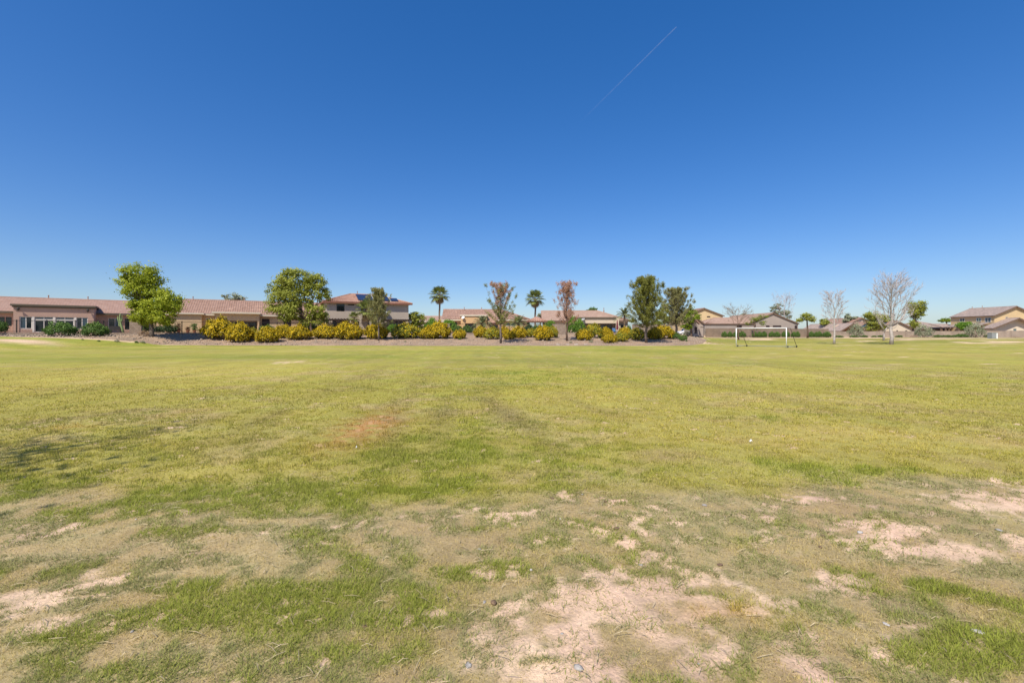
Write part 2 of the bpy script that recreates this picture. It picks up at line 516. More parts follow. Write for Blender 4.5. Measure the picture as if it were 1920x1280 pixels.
BARE = [(1190, 1120, 200, 60, 1.0), (1050, 1185, 180, 75, .95), (1260, 1190, 150, 60, .9), (1010, 1265, 240, 40, .9), (1450, 1150, 120, 60, .65),
        (60, 1120, 110, 30, 1.0), (175, 1085, 70, 18, 1.0), (30, 1165, 120, 35, .85), (250, 1190, 70, 25, .5), (340, 960, 50, 10, .3),
        (1660, 1000, 110, 18, .85), (1860, 945, 90, 30, .9), (1800, 1035, 160, 22, .9), (1510, 930, 60, 11, .9), (1900, 910, 60, 15, .8),
        (1560, 1090, 90, 25, .75), (1680, 1180, 110, 30, .7), (1330, 1090, 120, 25, .85), (1470, 1250, 100, 40, .7), (1330, 1260, 120, 40, .6),
        (725, 985, 45, 18, .6), (430, 1008, 80, 9, .55), (150, 1020, 50, 8, .5), (640, 960, 60, 9, .35), (900, 955, 80, 12, .32), (860, 1075, 50, 15, .3),
        (545, 679, 45, 4.0, 1.1), (690, 803, 42, 30, .75), (860, 714, 26, 2.0, .8), (725, 663, 28, 1.5, .6), (1290, 970, 80, 14, .3), (1080, 940, 70, 10, .25),
        (1750, 925, 60, 10, .6), (10, 797, 60, 10, .5), (160, 830, 60, 8, .35)]
LUSH = [(795, 1213, 55, 28, 1.1), (690, 1200, 50, 22, .8), (560, 1115, 220, 55, .62), (420, 1130, 130, 30, .5), (690, 1045, 110, 40, .6), (1880, 1230, 150, 55, 1.0),
        (1840, 1115, 120, 38, 1.0), (1760, 1100, 70, 20, .8), (1620, 883, 130, 16, .9), (100, 930, 220, 30, .6), (380, 935, 260, 30, .6), (560, 950, 130, 18, .6),
        (800, 920, 70, 24, .8), (1420, 875, 120, 16, .5), (80, 1255, 170, 30, .7), (150, 1200, 110, 20, .6), (880, 830, 200, 45, .18), (1100, 850, 120, 36, .22), (740, 850, 60, 60, .25), (250, 915, 330, 22, .55),
        (30, 1085, 80, 30, .7), (300, 1000, 80, 14, .5), (570, 1003, 35, 12, .9), (900, 992, 60, 7, .8), (1380, 1140, 40, 15, .6), (1480, 1165, 70, 20, .6), (1640, 1105, 40, 12, .7), (1660,1150,60,16,.6),
        (860, 660, 340, 5, .35), (1250, 690, 160, 6, .4), (1500, 688, 200, 6, .25), (1010, 700, 140, 7, .4)]
YELLOW = [(1100, 745, 160, 30, .5), (1330, 700, 240, 14, .8), (1680, 665, 300, 10, .7), (1600, 820, 330, 28, .8), (240, 700, 380, 22, .7), (80, 720, 200, 25, .6), (1500, 750, 300, 25, .4), (1250, 790, 180, 30, .4)]
DARKSOIL = [(688, 800, 52, 30, 1.0), (650, 820, 34, 16, .8), (1390, 1150, 60, 25, .55), (1310, 1140, 50, 20, .5), (130, 800, 40, 6, .4)]
OLIVE = [(960, 676, 260, 9, .8), (1250, 697, 150, 8, .6), (560, 668, 160, 6, .5), (1500, 684, 200, 5, .5), (1850, 668, 150, 4, .5), (180, 672, 200, 4, .45), (760, 720, 150, 14, .45), (1050, 760, 120, 12, .3), (420, 740, 160, 10, .3), (1620, 730, 200, 9, .35)]
TRACKS = [((905, 745), (1060, 850)), ((845, 740), (800, 860)), ((1060, 745), (1180, 790)), ((545, 765), (350, 845)), ((460, 770), (60, 865)), ((330, 760), (0, 800)), ((740, 770), (735, 880)), ((505, 800), (430, 840))]

def lawn_maps(X, Y):
    n_l = fbm(X / 5.0, Y / 4.0, 21, 4)
    n_m = fbm(X / 1.1, Y / 0.8, 31, 4)
    n_f = fbm(X / 0.42, Y / 0.36, 36, 4)
    n_s = fbm(X / 0.17, Y / 0.15, 41, 3)
    n_t = fbm(X / 0.06, Y / 0.06, 47, 2)
    n_w = fbm(X / 14.0, Y / 5.0, 51, 4)
    wig = (fbm(X / 1.3, Y / 1.3, 61, 3) - 0.5) * 1.3
    lim = 4.15 + 0.55 * sstep(1.5, 4.0, X) + 0.15 * sstep(-1.5, -4.0, X)      # worn strip along the near side of the field
    poor = sstep(0.35, -0.25, Y + wig - lim)
    right = sstep(-0.9, 0.4, X)
    bare = blob_sum(X, Y, BARE)
    lush = blob_sum(X, Y, LUSH) * (0.62 + 0.55 * sstep(0.40, 0.58, n_s * 0.5 + n_f * 0.5))
    rag = (n_m - 0.5) * 0.6 + (n_f - 0.5) * 1.2 + (n_s - 0.5) * 2.8 + (n_t - 0.5) * 2.2
    b = bare * 1.15 + poor * (0.05 + 0.10 * right) + rag * (1 - 0.45 * np.clip(bare, 0, 1)) - lush * 0.7 - 0.14
    far = sstep(7, 16, Y)
    b = b - (1 - poor) * 0.30 - far * 0.30 * (1 - np.clip(bare, 0, 1))
    bare_m = sstep(0.34, 0.98, b)
    # bare scuffs near the bank edge and along the right bank
    edge = cur(_E, X) - Y
    bank0 = sstep(-2, 4, Y - cur(_T, X)) * (X > 22) * (Y < 99)
    bank = bank0 * sstep(0.52, 0.66, fbm(X / 7.0, Y / 3.0, 77, 4))
    lip = sstep(0.9, 0.2, edge) * sstep(0.40, 0.6, fbm(X / 6, Y / 2, 78, 3)) * (Y > 30) * (X < 30)
    knoll = np.exp(-((X + 51.5) / 3.0) ** 2 - ((Y - 47.5) / 1.2) ** 2) * 1.2
    bare_m = np.maximum(bare_m, np.clip(np.maximum(np.maximum(bank, lip), knoll), 0, 1) * 0.9)
    g = lush * 0.80 + ((n_m - 0.5) * 1.1 + (n_f - 0.5) * 1.1 + (n_s - 0.5) * 1.0) * (0.62 + 0.38 * poor) + (n_l - 0.5) * 0.6 + 0.30 - poor * 0.04 * right
    g = g + sstep(1.0, -1.5, X) * sstep(9.5, 5.0, Y) * (0.22 - 0.12 * poor)
    g = g - 0.04 * sstep(8, 20, Y) + (n_w - 0.5) * 1.9 * sstep(8, 20, Y)
    g = g + 0.3 * bank0 + 0.55 * sstep(4.5, 1.0, edge) * (Y > 40) * (1 - bank0)
    yel = blob_sum(X, Y, YELLOW)
    trk = np.zeros_like(X)
    for (a, b2) in TRACKS:
        ax, ay = flat(*a); bx, by = flat(*b2)
        dx, dy = bx - ax, by - ay
        t = np.clip(((X - ax) * dx + (Y - ay) * dy) / (dx * dx + dy * dy), 0, 1)
        d = np.hypot(X - ax - t * dx, Y - ay - t * dy)
        w = 0.15 + 0.12 * n_m
        trk = np.maximum(trk, np.exp(-(d / w) ** 2) * np.sin(np.pi * np.clip(t, 0.08, 0.92)) ** 0.5)
    # long faint wheel and mower lines running away over the field
    mow = 0.5 + 0.5 * np.sin((X + 0.09 * Y + 0.6 * (n_l - 0.5)) * 2.9)
    trk = trk * (0.5 + n_m) + 0.55 * sstep(0.55, 1.0, mow) * sstep(6.5, 10, Y) * sstep(50, 25, Y) * sstep(0.38, 0.60, fbm(X / 3.0, Y / 14.0, 83, 3))
    trk = np.maximum(trk, bank0 * (0.25 + 0.7 * n_l))
    trk = np.maximum(trk, blob_sum(X, Y, OLIVE) * (0.4 + 0.9 * (n_w - 0.2)))
    soil = blob_sum(X, Y, DARKSOIL)
    return bare_m, np.clip(g - 0.35 * yel, 0, 1), yel, trk, soil, poor, n_s, n_m

C_BARE = np.array((0.72, 0.505, 0.34)); C_SOIL = np.array((0.42, 0.205, 0.065)); C_STRAW = np.array((0.43, 0.33, 0.155))
C_DULL = np.array((0.265, 0.22, 0.08)); C_LUSH = np.array((0.245, 0.27, 0.040)); C_MID = np.array((0.35, 0.313, 0.064)); C_YEL = np.array((0.43, 0.35, 0.085))
C_GREY = np.array((0.235, 0.24, 0.10))

def mixc(a, b, t):
    t = np.clip(t, 0, 1)[:, None]
    return a * (1 - t) + b * t

def grass_colour(bare, g, yel, trk, soil, poor, n_s, n_m, Y):
    n = len(Y)
    c = np.repeat(C_MID[None], n, 0)
    c = mixc(c, np.repeat(C_STRAW[None], n, 0), np.maximum(poor * 0.75, sstep(0.50, 0.72, n_m) * 0.65))
    c = mixc(c, np.repeat(C_GREY[None], n, 0), poor * sstep(0.36, 0.50, n_s) * 0.85)
    c = mixc(c, np.repeat(C_YEL[None], n, 0), yel)
    c = mixc(c, np.repeat(C_LUSH[None], n, 0), sstep(0.25, 0.90, g) * 0.85)
    c = mixc(c, np.repeat((C_DULL * 0.78)[None], n, 0), trk * 0.46)
    c = mixc(c, np.repeat(C_SOIL[None], n, 0), soil * sstep(0.25, 0.5, n_s) * 0.95)
    return c

def lawn_colour(X, Y):
    bare, g, yel, trk, soil, poor, n_s, n_m = lawn_maps(X, Y)
    c = grass_colour(bare, g, yel, trk, soil, poor, n_s, n_m, Y)
    n = len(Y)
    bc = mixc(np.repeat(C_BARE[None], n, 0) * (0.86 + 0.28 * fbm(X / 0.5, Y / 0.5, 91, 3))[:, None], np.repeat(C_SOIL[None] * 1.25, n, 0), soil * 0.8)
    nearby = sstep(12, 7, Y)[:, None]
    litter = C_BARE * 0.40 + C_STRAW * 0.45
    thatch = mixc(c, np.repeat(litter[None], n, 0) * (0.72 + 0.5 * n_s)[:, None], nearby[:, 0] * (0.16 + 0.40 * poor))     # litter and soil seen between the blades where real blades stand on it
    return mixc(thatch, bc, bare)

# ------------------------------------------------------------------ ground sheets
def grid_sheet(name, xs, yrows, mat, kind='structure', colour=False):
    """yrows(x) gives the row positions for every column: array (cols, rows)"""
    Yg = yrows(xs)
    Xg = np.repeat(xs[:, None], Yg.shape[1], 1)
    x = Xg.ravel(); y = Yg.ravel()
    z = ground_z(x, y)
    V = np.stack([x, y, z], 1)
    c, r = Yg.shape
    i = (np.arange(c - 1)[:, None] * r + np.arange(r - 1)[None]).ravel()
    Fc = np.stack([i, i + r, i + r + 1, i + 1], 1)
    me = arr_mesh(name, V, Fc, lawn_colour(x, y) if colour else None, mat, 'Col', True)
    o = obj(name, me)
    o['kind'] = kind
    return o

xs_l = np.concatenate([np.array([-3000, -800, -300, -150]), np.arange(-100, -14, 0.8), np.arange(-14, 14.01, 0.06), np.arange(14.8, 110, 0.8), np.array([150, 300, 800, 3000])])
def rows_lawn(xs):
    a = np.concatenate([np.array([-800, -200, -60, -20, -8, -3, -1, 0.5]), np.arange(1.2, 6, 0.05), np.arange(6, 14, 0.08), np.geomspace(14.1, 19.9, 40)])
    e = cur(_E, xs)
    t = np.linspace(0, 1, 110)[None] ** 1.15
    return np.concatenate([np.repeat(a[None], len(xs), 0), 20 + (e[:, None] - 20) * t], 1)
_E[0] = 24; _E[1] = 46
lawn = grid_sheet('lawn', xs_l, rows_lawn, 'lawn', colour=True)

xs_b = np.concatenate([np.array([-3000, -800, -300, -150]), np.arange(-100, 31, 1.0)])
def rows_bed(xs):
    e = cur(_E, xs); w = cur(_W, xs) + 0.4
    t = np.linspace(0, 1, 24)[None]
    return e[:, None] + (w - e)[:, None] * t
gravel_bed = grid_sheet('gravel_bed', xs_b, rows_bed, 'gravel')
xs_r = np.concatenate([np.arange(30, 110, 1.0), np.array([150, 300, 800, 3000])])
gravel_strip = grid_sheet('gravel_strip', xs_r, rows_bed, 'gravel_tan')
xs_g = np.concatenate([np.array([-3000, -800, -300, -150]), np.arange(-100, 110, 2.0), np.array([150, 300, 800, 3000])])
def rows_far(xs):
    w = cur(_W, xs) + 0.4
    t = np.concatenate([np.linspace(0, 0.03, 12), np.geomspace(0.04, 1, 10)])[None]
    return w[:, None] + (4000 - w)[:, None] * t
ground = grid_sheet('ground', xs_g, rows_far, 'dirt')

# ------------------------------------------------------------------ turf blades in the foreground
def make_grass():
    bands = [(1.2, 3.0, 30000, 0.0040, 0.034), (3.0, 4.5, 17000, 0.0055, 0.034), (4.5, 6.5, 8200, 0.0080, 0.036), (6.5, 9.0, 3900, 0.012, 0.038), (9.0, 13.0, 1700, 0.018, 0.040), (13.0, 24.0, 560, 0.026, 0.040)]
    Xs, Ys, Ws, Hs = [], [], [], []
    for y0, y1, dens, w, h in bands:
        area = 2.36 * (y1 * y1 - y0 * y0) / 2 + 2.0 * (y1 - y0)
        n = int(dens * area)
        Y = np.sqrt(RNG.uniform(y0 * y0, y1 * y1, n))
        X = RNG.uniform(-1.0, 1.0, n) * (1.18 * Y + 1.0)
        Xs.append(X); Ys.append(Y); Ws.append(np.full(n, w)); Hs.append(np.full(n, h))
    X = np.concatenate(Xs); Y = np.concatenate(Ys); Wd = np.concatenate(Ws); Hh = np.concatenate(Hs)
    bare, g, yel, trk, soil, poor, n_s, n_m = lawn_maps(X, Y)
    tuft = sstep(0.44, 0.58, n_s)
    dens = (1 - bare) * ((1 - poor) * (0.28 + 0.4 * g + 0.45 * tuft) + poor * (0.42 + 0.6 * g + 0.6 * tuft)) + 0.012 + 0.10 * sstep(0.54, 0.66, n_s)
    dens = dens * (1 - 0.75 * np.clip(soil, 0, 1)) * sstep(24, 12, Y)          # beyond this the turf is too fine to tell blades apart
    keep = RNG.random(len(X)) < np.clip(dens, 0, 1)
    X, Y, Wd, Hh = X[keep], Y[keep], Wd[keep], Hh[keep]
    sel = [a[keep] for a in (bare, g, yel, trk, soil, poor, n_s, n_m)]
    bare, g, yel, trk, soil, poor, n_s, n_m = sel
    n = len(X)
    col = grass_colour(bare, g, yel, trk, soil, poor, n_s, n_m, Y)
    dry = RNG.random(n) < (0.30 - 0.26 * g)
    col[dry] = C_STRAW * 1.12
    col *= RNG.uniform(0.85, 1.7, n)[:, None]
    H = Hh * RNG.uniform(0.4, 1.25, n) * (0.5 + 0.7 * g + 0.25 * sstep(0.44, 0.58, n_s)) * np.where(dry, 0.8, 1)
    an = RNG.uniform(0, 2 * np.pi, n)
    lean = RNG.uniform(0.15, 1.3, n) + np.where(dry, 0.8, 0) + poor * 0.3
    dxy = np.stack([np.cos(an), np.sin(an)], 1)
    an2 = an + np.pi / 2 + RNG.normal(0, 0.5, n)
    sxy = np.stack([np.cos(an2), np.sin(an2)], 1)
    z = ground_z(X, Y) - 0.003
    b = np.stack([X, Y, z], 1)
    half = (Wd * RNG.uniform(0.6, 1.2, n) / 2)[:, None]
    s3 = np.concatenate([sxy, np.zeros((n, 1))], 1) * half
    tip = b + np.concatenate([dxy * (H * np.sin(lean))[:, None] * 1.2, (H * np.cos(np.minimum(lean, 1.45)))[:, None] + 0.004], 1)
    V = np.stack([b - s3, b + s3, tip], 1).reshape(-1, 3)
    Fc = np.arange(n * 3).reshape(-1, 3)
    C = np.repeat(col, 3, 0)
    me = arr_mesh('grass', V, Fc, np.clip(C, 0, 0.8), 'blades', 'Col')
    o = obj('grass', me)
    o['kind'] = 'stuff'
    tag(o, 'short patchy turf blades, part green and part dried out, in the foreground', 'grass')
    return n
NGRASS = make_grass()

# ------------------------------------------------------------------ leaves, trees
def leaf_quads(P, size, up=0.3, asp=1.0, dirs=None, rng=RNG, out=None):
    n = len(P)
    nrm = rng.normal(0, 1, (n, 3))
    if out is None:
        nrm[:, 2] = np.abs(nrm[:, 2]) * (1 + up) + up
    else:           # leaves of a spray face outwards and up, towards the light
        nrm = nrm * 0.55 + out / (np.linalg.norm(out, axis=1)[:, None] + 1e-6) + np.array([0, 0, up])
    nrm /= np.linalg.norm(nrm, axis=1)[:, None]
    if dirs is None:
        a = np.cross(nrm, rng.normal(0, 1, (n, 3)))
    else:
        a = dirs - nrm * np.sum(dirs * nrm, 1)[:, None] * 0.6
    a /= np.linalg.norm(a, axis=1)[:, None] + 1e-9
    b = np.cross(nrm, a); b /= np.linalg.norm(b, axis=1)[:, None] + 1e-9
    s = (size * rng.uniform(0.6, 1.3, n))[:, None] / 2
    a = a * s * asp; b = b * s
    V = np.stack([P - a, P + b * 0.9, P + a, P - b * 0.9], 1).reshape(-1, 3)
    return V, np.arange(n * 4).reshape(-1, 4)

def leaf_mesh(name, P, size, mat, tint, up=0.3, asp=1.0, dirs=None, out=None):
    V, Fc = leaf_quads(P, size, up, asp, dirs, out=out)
    return arr_mesh(name, V, Fc, np.repeat(np.clip(tint, 0, 1), 4), mat)

def clump_points(lobes, n, sub=26, sig=0.17, shell=(0.35, 1.0), rng=RNG):
    """lobes: (centre, rx, ry, rz); returns leaf points, tint and the clump centres"""
    vol = np.array([l[1] * l[3] for l in lobes]); vol = vol / vol.sum()
    P, T, Cc, OU = [], [], [], []
    for l, w in zip(lobes, vol):
        c = np.array(l[0]); r = np.array(l[1:4])
        m = max(6, int(sub * (0.5 + 0.5 * w * len(lobes))))
        d = rng.normal(0, 1, (m, 3)); d /= np.linalg.norm(d, axis=1)[:, None]
        rad = rng.uniform(shell[0], shell[1], m)[:, None] ** 0.6
        cc = c + d * rad * r * 0.88
        cs = rng.uniform(0.6, 1.35, m)
        ct = rng.uniform(-0.2, 0.2, m)
        k = rng.choice(m, int(n * w), p=cs / cs.sum())
        q = rng.normal(0, 1, (len(k), 3)) * sig * r.mean() * cs[k][:, None] * np.array([1.15, 1.15, 0.75])
        P.append(cc[k] + q)
        T.append(0.5 + ct[k] + rng.normal(0, 0.18, len(k)) + 0.12 * q[:, 2] / (sig * r.mean()))
        Cc.append(cc)
        OU.append((cc[k] + q - c) / r + q / (sig * r.mean()) * 0.35)
    return np.concatenate(P), np.concatenate(T), np.concatenate(Cc), np.concatenate(OU)

def wob(a, b, n, amp, rng=random):
    a = Vector(a); b = Vector(b); L = (b - a).length
    pts = []
    for i in range(n + 1):
        t = i / n
        p = a.lerp(b, t)
        if 0 < i < n:
            p += Vector((rng.uniform(-1, 1), rng.uniform(-1, 1), rng.uniform(-.5, .5))) * amp * L
        pts.append(p)
    return pts

def px_lobes(Y, base, spec, squash=0.9):
    """spec rows (px, py, rx, ry) in photograph pixels at depth Y, made into round lobes about the tree's own base"""
    out = []
    for q in spec:
        px, py, rx, ry = q[:4]
        dy = q[4] if len(q) > 4 else random.uniform(-0.6, 0.6)
        k = Y / F
        out.append(((px2w(px, Y) - base.x, dy, py2z(py, Y) - base.z), rx * k, rx * k * squash, ry * k))
    return out

def leafy_tree(name, label, base, lobes, n, leaf, mat, bark='bark_grey', trunk_r=0.18, fork=0.35, group=None, stems=1, sub=26, sig=0.17, cat='tree', asp=1.0, limbs=True, shell=(0.35, 1.0)):
    t = thing(name, label, cat, base, 0, group)
    P, T, Cc, OU = clump_points(lobes, n, sub, sig, shell)
    m = MB()
    top = max(l[0][2] + l[3] * 0.2 for l in lobes)
    cen = Vector((sum(l[0][0] for l in lobes) / len(lobes), 0, 0))
    fz = max(0.4, min(l[0][2] - l[3] for l in lobes) * 1.0 + fork)
    for s in range(stems):
        o = Vector((random.uniform(-.25, .25), random.uniform(-.2, .2), 0)) * (0 if stems == 1 else 1)
        f = Vector((cen.x * 0.3, 0, fz)) + o * 2.2
        pts = wob(o + Vector((0, 0, -0.15)), f, 4, 0.035)
        m.tube(pts, [trunk_r * (1.35 - 0.55 * i / 4) / (1 if stems == 1 else 1.4) for i in range(5)], 8)
        if limbs:
            for i, l in enumerate(lobes):
                if i % stems != s: continue
                c = Vector(l[0])
                pts = wob(f - Vector((0, 0, 0.05)), c, 5, 0.07)
                m.tube(pts, [trunk_r * (0.62 - 0.10 * k) for k in range(6)], 6)
                near = [q for q in Cc if (Vector(q) - c).length < max(l[1], l[3]) * 1.05]
                random.shuffle(near)
                for q in near[:9]:
                    st = pts[random.randint(2, 5)]
                    m.tube(wob(st, q, 3, 0.08), [trunk_r * 0.22, trunk_r * 0.16, trunk_r * 0.11, trunk_r * 0.05], 4)
    m.build('trunk', bark, t, True)
    me = leaf_mesh('crown', P, leaf, mat, T, 0.45, asp, None, OU)
    obj('crown', me, t)
    return t

def branch_tree(name, label, base, height, width, bark, twig, trunk_r, n1=9, n2=9, n3=7, up=0.75, seed=1, tint=None, fork=0.25, leaf=None, group=None, lean=0.0, start=0.28, mat3=0.008):
    """bare deciduous tree: trunk, limbs, branches and fine twigs"""
    rr = random.Random(seed)
    t = thing(name, label, 'tree', base, 0, group)
    tr = MB(); tw = MB()
    leader = wob((0, 0, -0.15), (lean * height, 0, height * 0.86), 7, 0.012, rr)
    tr.tube(leader, [trunk_r * (1.25 - 1.08 * (i / 7) ** 0.7) for i in range(8)], 8)
    tips = []
    def along(pts, u):
        k = min(len(pts) - 2, int(u * (len(pts) - 1))); f = u * (len(pts) - 1) - k
        return pts[k].lerp(pts[k + 1], f)
    for i in range(n1):
        u = start + (0.96 - start) * (i + rr.random() * 0.6) / n1
        p = along(leader, u)
        az = i * 2.4 + rr.uniform(-0.4, 0.4)
        reach = width * (0.55 + 0.45 * math.sin(math.pi * min(1, (u - start) / (1 - start) + 0.25))) * rr.uniform(0.75, 1.1) * (1.1 - 0.45 * u)
        rise = reach * up * rr.uniform(0.9, 1.5) + 0.1 * height
        e = p + Vector((math.cos(az) * reach, math.sin(az) * reach, rise))
        if e.z > height: e.z = height * rr.uniform(0.92, 1.0)
        l1 = wob(p, e, 6, 0.05, rr)
        for q in range(1, 6): l1[q].z -= (1 - q / 6) * rise * 0.18
        r1 = trunk_r * (0.29 - 0.14 * u)
        tr.tube(l1, [r1 * (1 - 0.13 * k) for k in range(7)], 5)
        for j in range(n2):
            v = 0.25 + 0.75 * (j + rr.random()) / n2
            a = along(l1, min(v, 0.999))
            d = Vector((math.cos(az) + rr.uniform(-1.1, 1.1), math.sin(az) + rr.uniform(-1.1, 1.1), rr.uniform(0.4, 1.8))).normalized()
            ln = width * rr.uniform(0.28, 0.55)
            l2 = wob(a, a + d * ln, 3, 0.08, rr)
            tw.tube(l2, [r1 * 0.32, r1 * 0.24, r1 * 0.16, r1 * 0.08], 4, False)
            for k in range(n3):
                b = along(l2, rr.uniform(0.25, 0.999))
                d2 = (d + Vector((rr.uniform(-.9, .9), rr.uniform(-.9, .9), rr.uniform(-.3, 1.0)))).normalized()
                e2 = b + d2 * width * rr.uniform(0.10, 0.24)
                tw.tube([b, b.lerp(e2, 0.5) + Vector((rr.uniform(-1, 1), rr.uniform(-1, 1), rr.uniform(-1, 1))) * 0.04, e2], [mat3 * 1.5, mat3 * 1.1, mat3 * 0.5], 3, False)
                tips.append(e2)
    tr.build('trunk', bark, t, True)
    tw.build('crown', twig, t)
    if leaf:
        lm, ln_, ls, frac = leaf
        idx = RNG.choice(len(tips), int(len(tips) * frac))
        P = np.array([tips[i] for i in idx]) + RNG.normal(0, 0.10, (len(idx), 3))
        P = np.repeat(P, ln_, 0) + RNG.normal(0, 0.10, (len(idx) * ln_, 3))
        obj('foliage', leaf_mesh('foliage', P, ls, lm, RNG.uniform(0, 1, len(P))), t)
    return t

def pine_tree(name, label, base, height, width, seed, mats, ncl=60, trunk_r=0.13, clear=0.2, group=None, dens=1.0, dead_fn=None, spike=1.0, topw=0.35):
    """young desert pine: upswept boughs, each ending in bottle-brush shoots"""
    rr = random.Random(seed)
    rg = np.random.default_rng(seed)
    t = thing(name, label, 'pine tree', base, 0, group)
    tr = MB()
    leader = wob((0, 0, -0.15), (0, 0, height * 0.97), 6, 0.012, rr)
    tr.tube(leader, [trunk_r * (1.25 - 1.1 * i / 6) for i in range(7)], 8)
    PP = {k: ([], []) for k in range(len(mats))}
    for i in range(ncl):
        u = clear + (0.97 - clear) * ((i + rr.random()) / ncl)
        p = Vector((0, 0, height * u))
        az = i * 2.39996 + rr.uniform(-.3, .3)
        w = (u - clear) / (1 - clear)
        prof = (0.55 + 1.0 * math.sin(math.pi * min(1, w * 0.74 + 0.28))) * (1 - w * (1 - topw)) * 0.62
        reach = width / 2 * prof * rr.uniform(0.65, 1.15)
        rise = (reach * rr.uniform(0.7, 1.2) + 0.04 * height) * spike * (0.25 + 0.75 * min(1, w * 2.4))
        e = p + Vector((math.cos(az) * reach, math.sin(az) * reach, min(rise, height * 1.0 - p.z + 0.02 * height)))
        path = [p.lerp(e, k / 5) for k in range(6)]
        for k in range(6):
            path[k].z -= math.sin(math.pi * k / 5) * rise * 0.28
        tr.tube(path, [trunk_r * 0.30 * (1 - 0.16 * k) for k in range(6)], 4)
        md = 0 if dead_fn is None else dead_fn(u, az, rr)
        nsh = rr.randint(7, 10)
        for s in range(nsh):
            a = path[rr.randint(1, 5)] if s else path[5]
            dr = (e - path[3]).normalized() + Vector((rr.uniform(-.8, .8), rr.uniform(-.8, .8), rr.uniform(0.1, 1.1)))
            dr.normalize()
            ln = height * rr.uniform(0.05, 0.10)
            m = int(40 * dens)
            q = rg.uniform(0, 1, m)
            pts = np.array(a)[None] + np.array(dr)[None] * (q * ln)[:, None]
            nd = rg.normal(0, 1, (m, 3)); nd /= np.linalg.norm(nd, axis=1)[:, None]
            nd = nd + np.array(dr)[None] * 0.7
            nd /= np.linalg.norm(nd, axis=1)[:, None]
            PP[md][0].append(pts + nd * 0.09); PP[md][1].append(nd)
    tr.build('trunk', 'bark_grey' if 'dead' not in name else 'bark_brown', t, True)
    for k, (pl, dl) in PP.items():
        if not pl: continue
        P = np.concatenate(pl); D = np.concatenate(dl)
        n = len(P)
        side = np.cross(D, rg.normal(0, 1, (n, 3))); side /= np.linalg.norm(side, axis=1)[:, None]
        L = rg.uniform(0.14, 0.26, n)[:, None]
        V = np.stack([P - side * 0.03, P + side * 0.03, P + D * L], 1).reshape(-1, 3)
        tint = np.repeat(np.clip(rg.normal(0.5, 0.25, n) + 0.2 * D[:, 2], 0, 1), 3)
        nm = 'crown' if k == 0 else 'dead_needles'
        o = obj(nm, arr_mesh(nm, V, np.arange(n * 3).reshape(-1, 3), tint, mats[k]), t)
        if k: o['label'] = 'rust brown dead needles'
    return t

def fan_palm(name, label, base, height, crown_r, seed, skirt=True, trunk_r=0.20, nf=31):
    rr = random.Random(seed)
    t = thing(name, label, 'palm tree', base)
    m = MB()
    k = 12
    pts = [Vector((0.05 * math.sin(i * .9), 0, -0.15 + (height + 0.15) * i / k)) for i in range(k + 1)]
    m.tube(pts, [trunk_r * (1.35 - 0.5 * min(1, i / 4)) * (1 + 0.07 * (i % 2)) for i in range(k + 1)], 9)
    m.build('trunk', 'bark_palm', t)
    V, T, FF = [], [], []
    Vd, Fd = [], []
    def fan(c, d, r, droop, VV, FL):
        d = d.normalized()
        s = d.cross(Vector((0, 0, 1)))
        if s.length < 1e-3: s = Vector((1, 0, 0))
        s.normalize(); n = s.cross(d)
        ns = 17
        for i in range(ns):
            a = (i / (ns - 1) - 0.5) * 4.4
            dd = (d * math.cos(a) + s * math.sin(a)).normalized()
            ln = r * (1 - 0.22 * abs(a) / 2.2) * rr.uniform(0.9, 1.08)
            w = ln * 0.075
            sd = dd.cross(n).normalized() * w
            b0 = len(VV)
            mid = c + dd * ln * 0.6 + n * 0.05 * ln
            tip = c + dd * ln + Vector((0, 0, -droop * ln * rr.uniform(0.5, 1.2)))
            VV += [tuple(c), tuple(mid - sd), tuple(tip), tuple(mid + sd)]
            FL.append((b0, b0 + 1, b0 + 2, b0 + 3))
    top = pts[-1]
    pet = MB()
    for i in range(nf):
        az = i * 2.39996
        el = 1.35 - 1.95 * (i / nf) ** 0.9 + rr.uniform(-.1, .1)
        d = Vector((math.cos(az) * math.cos(el), math.sin(az) * math.cos(el), math.sin(el)))
        pl = crown_r * rr.uniform(0.48, 0.62)
        c = top + d * pl
        pet.tube([top, top + d * pl * 0.5 + Vector((0, 0, 0.03)), c], [0.035, 0.028, 0.02], 4)
        fan(c, d + Vector((0, 0, -0.12)), crown_r * 0.50, 0.22, V, FF)
    pet.build('leaf_stalks', 'bark_palm', t)
    V = np.array(V); nq = len(V) // 4
    T = np.repeat(np.clip(np.random.default_rng(seed).normal(0.5, 0.25, nq), 0, 1), 4)
    obj('crown', arr_mesh('crown', V, np.array(FF), T, 'frond_fan'), t)
    if skirt:
        for i in range(16):
            az = i * 2.39996 + 0.4
            el = -0.7 - 0.7 * rr.random()
            d = Vector((math.cos(az) * math.cos(el), math.sin(az) * math.cos(el), math.sin(el)))
            c = top + d * crown_r * 0.3 - Vector((0, 0, 0.1))
            fan(c, d + Vector((0, 0, -0.6)), crown_r * 0.40, 0.3, Vd, Fd)
        Vd = np.array(Vd)
        T = np.repeat(np.random.default_rng(seed).uniform(0, 1, len(Vd) // 4), 4)
        o = obj('dry_skirt', arr_mesh('dry_skirt', Vd, np.array(Fd), T, 'frond_dry'), t)
        o['label'] = 'straw coloured dead fronds hanging under the crown'
    return t

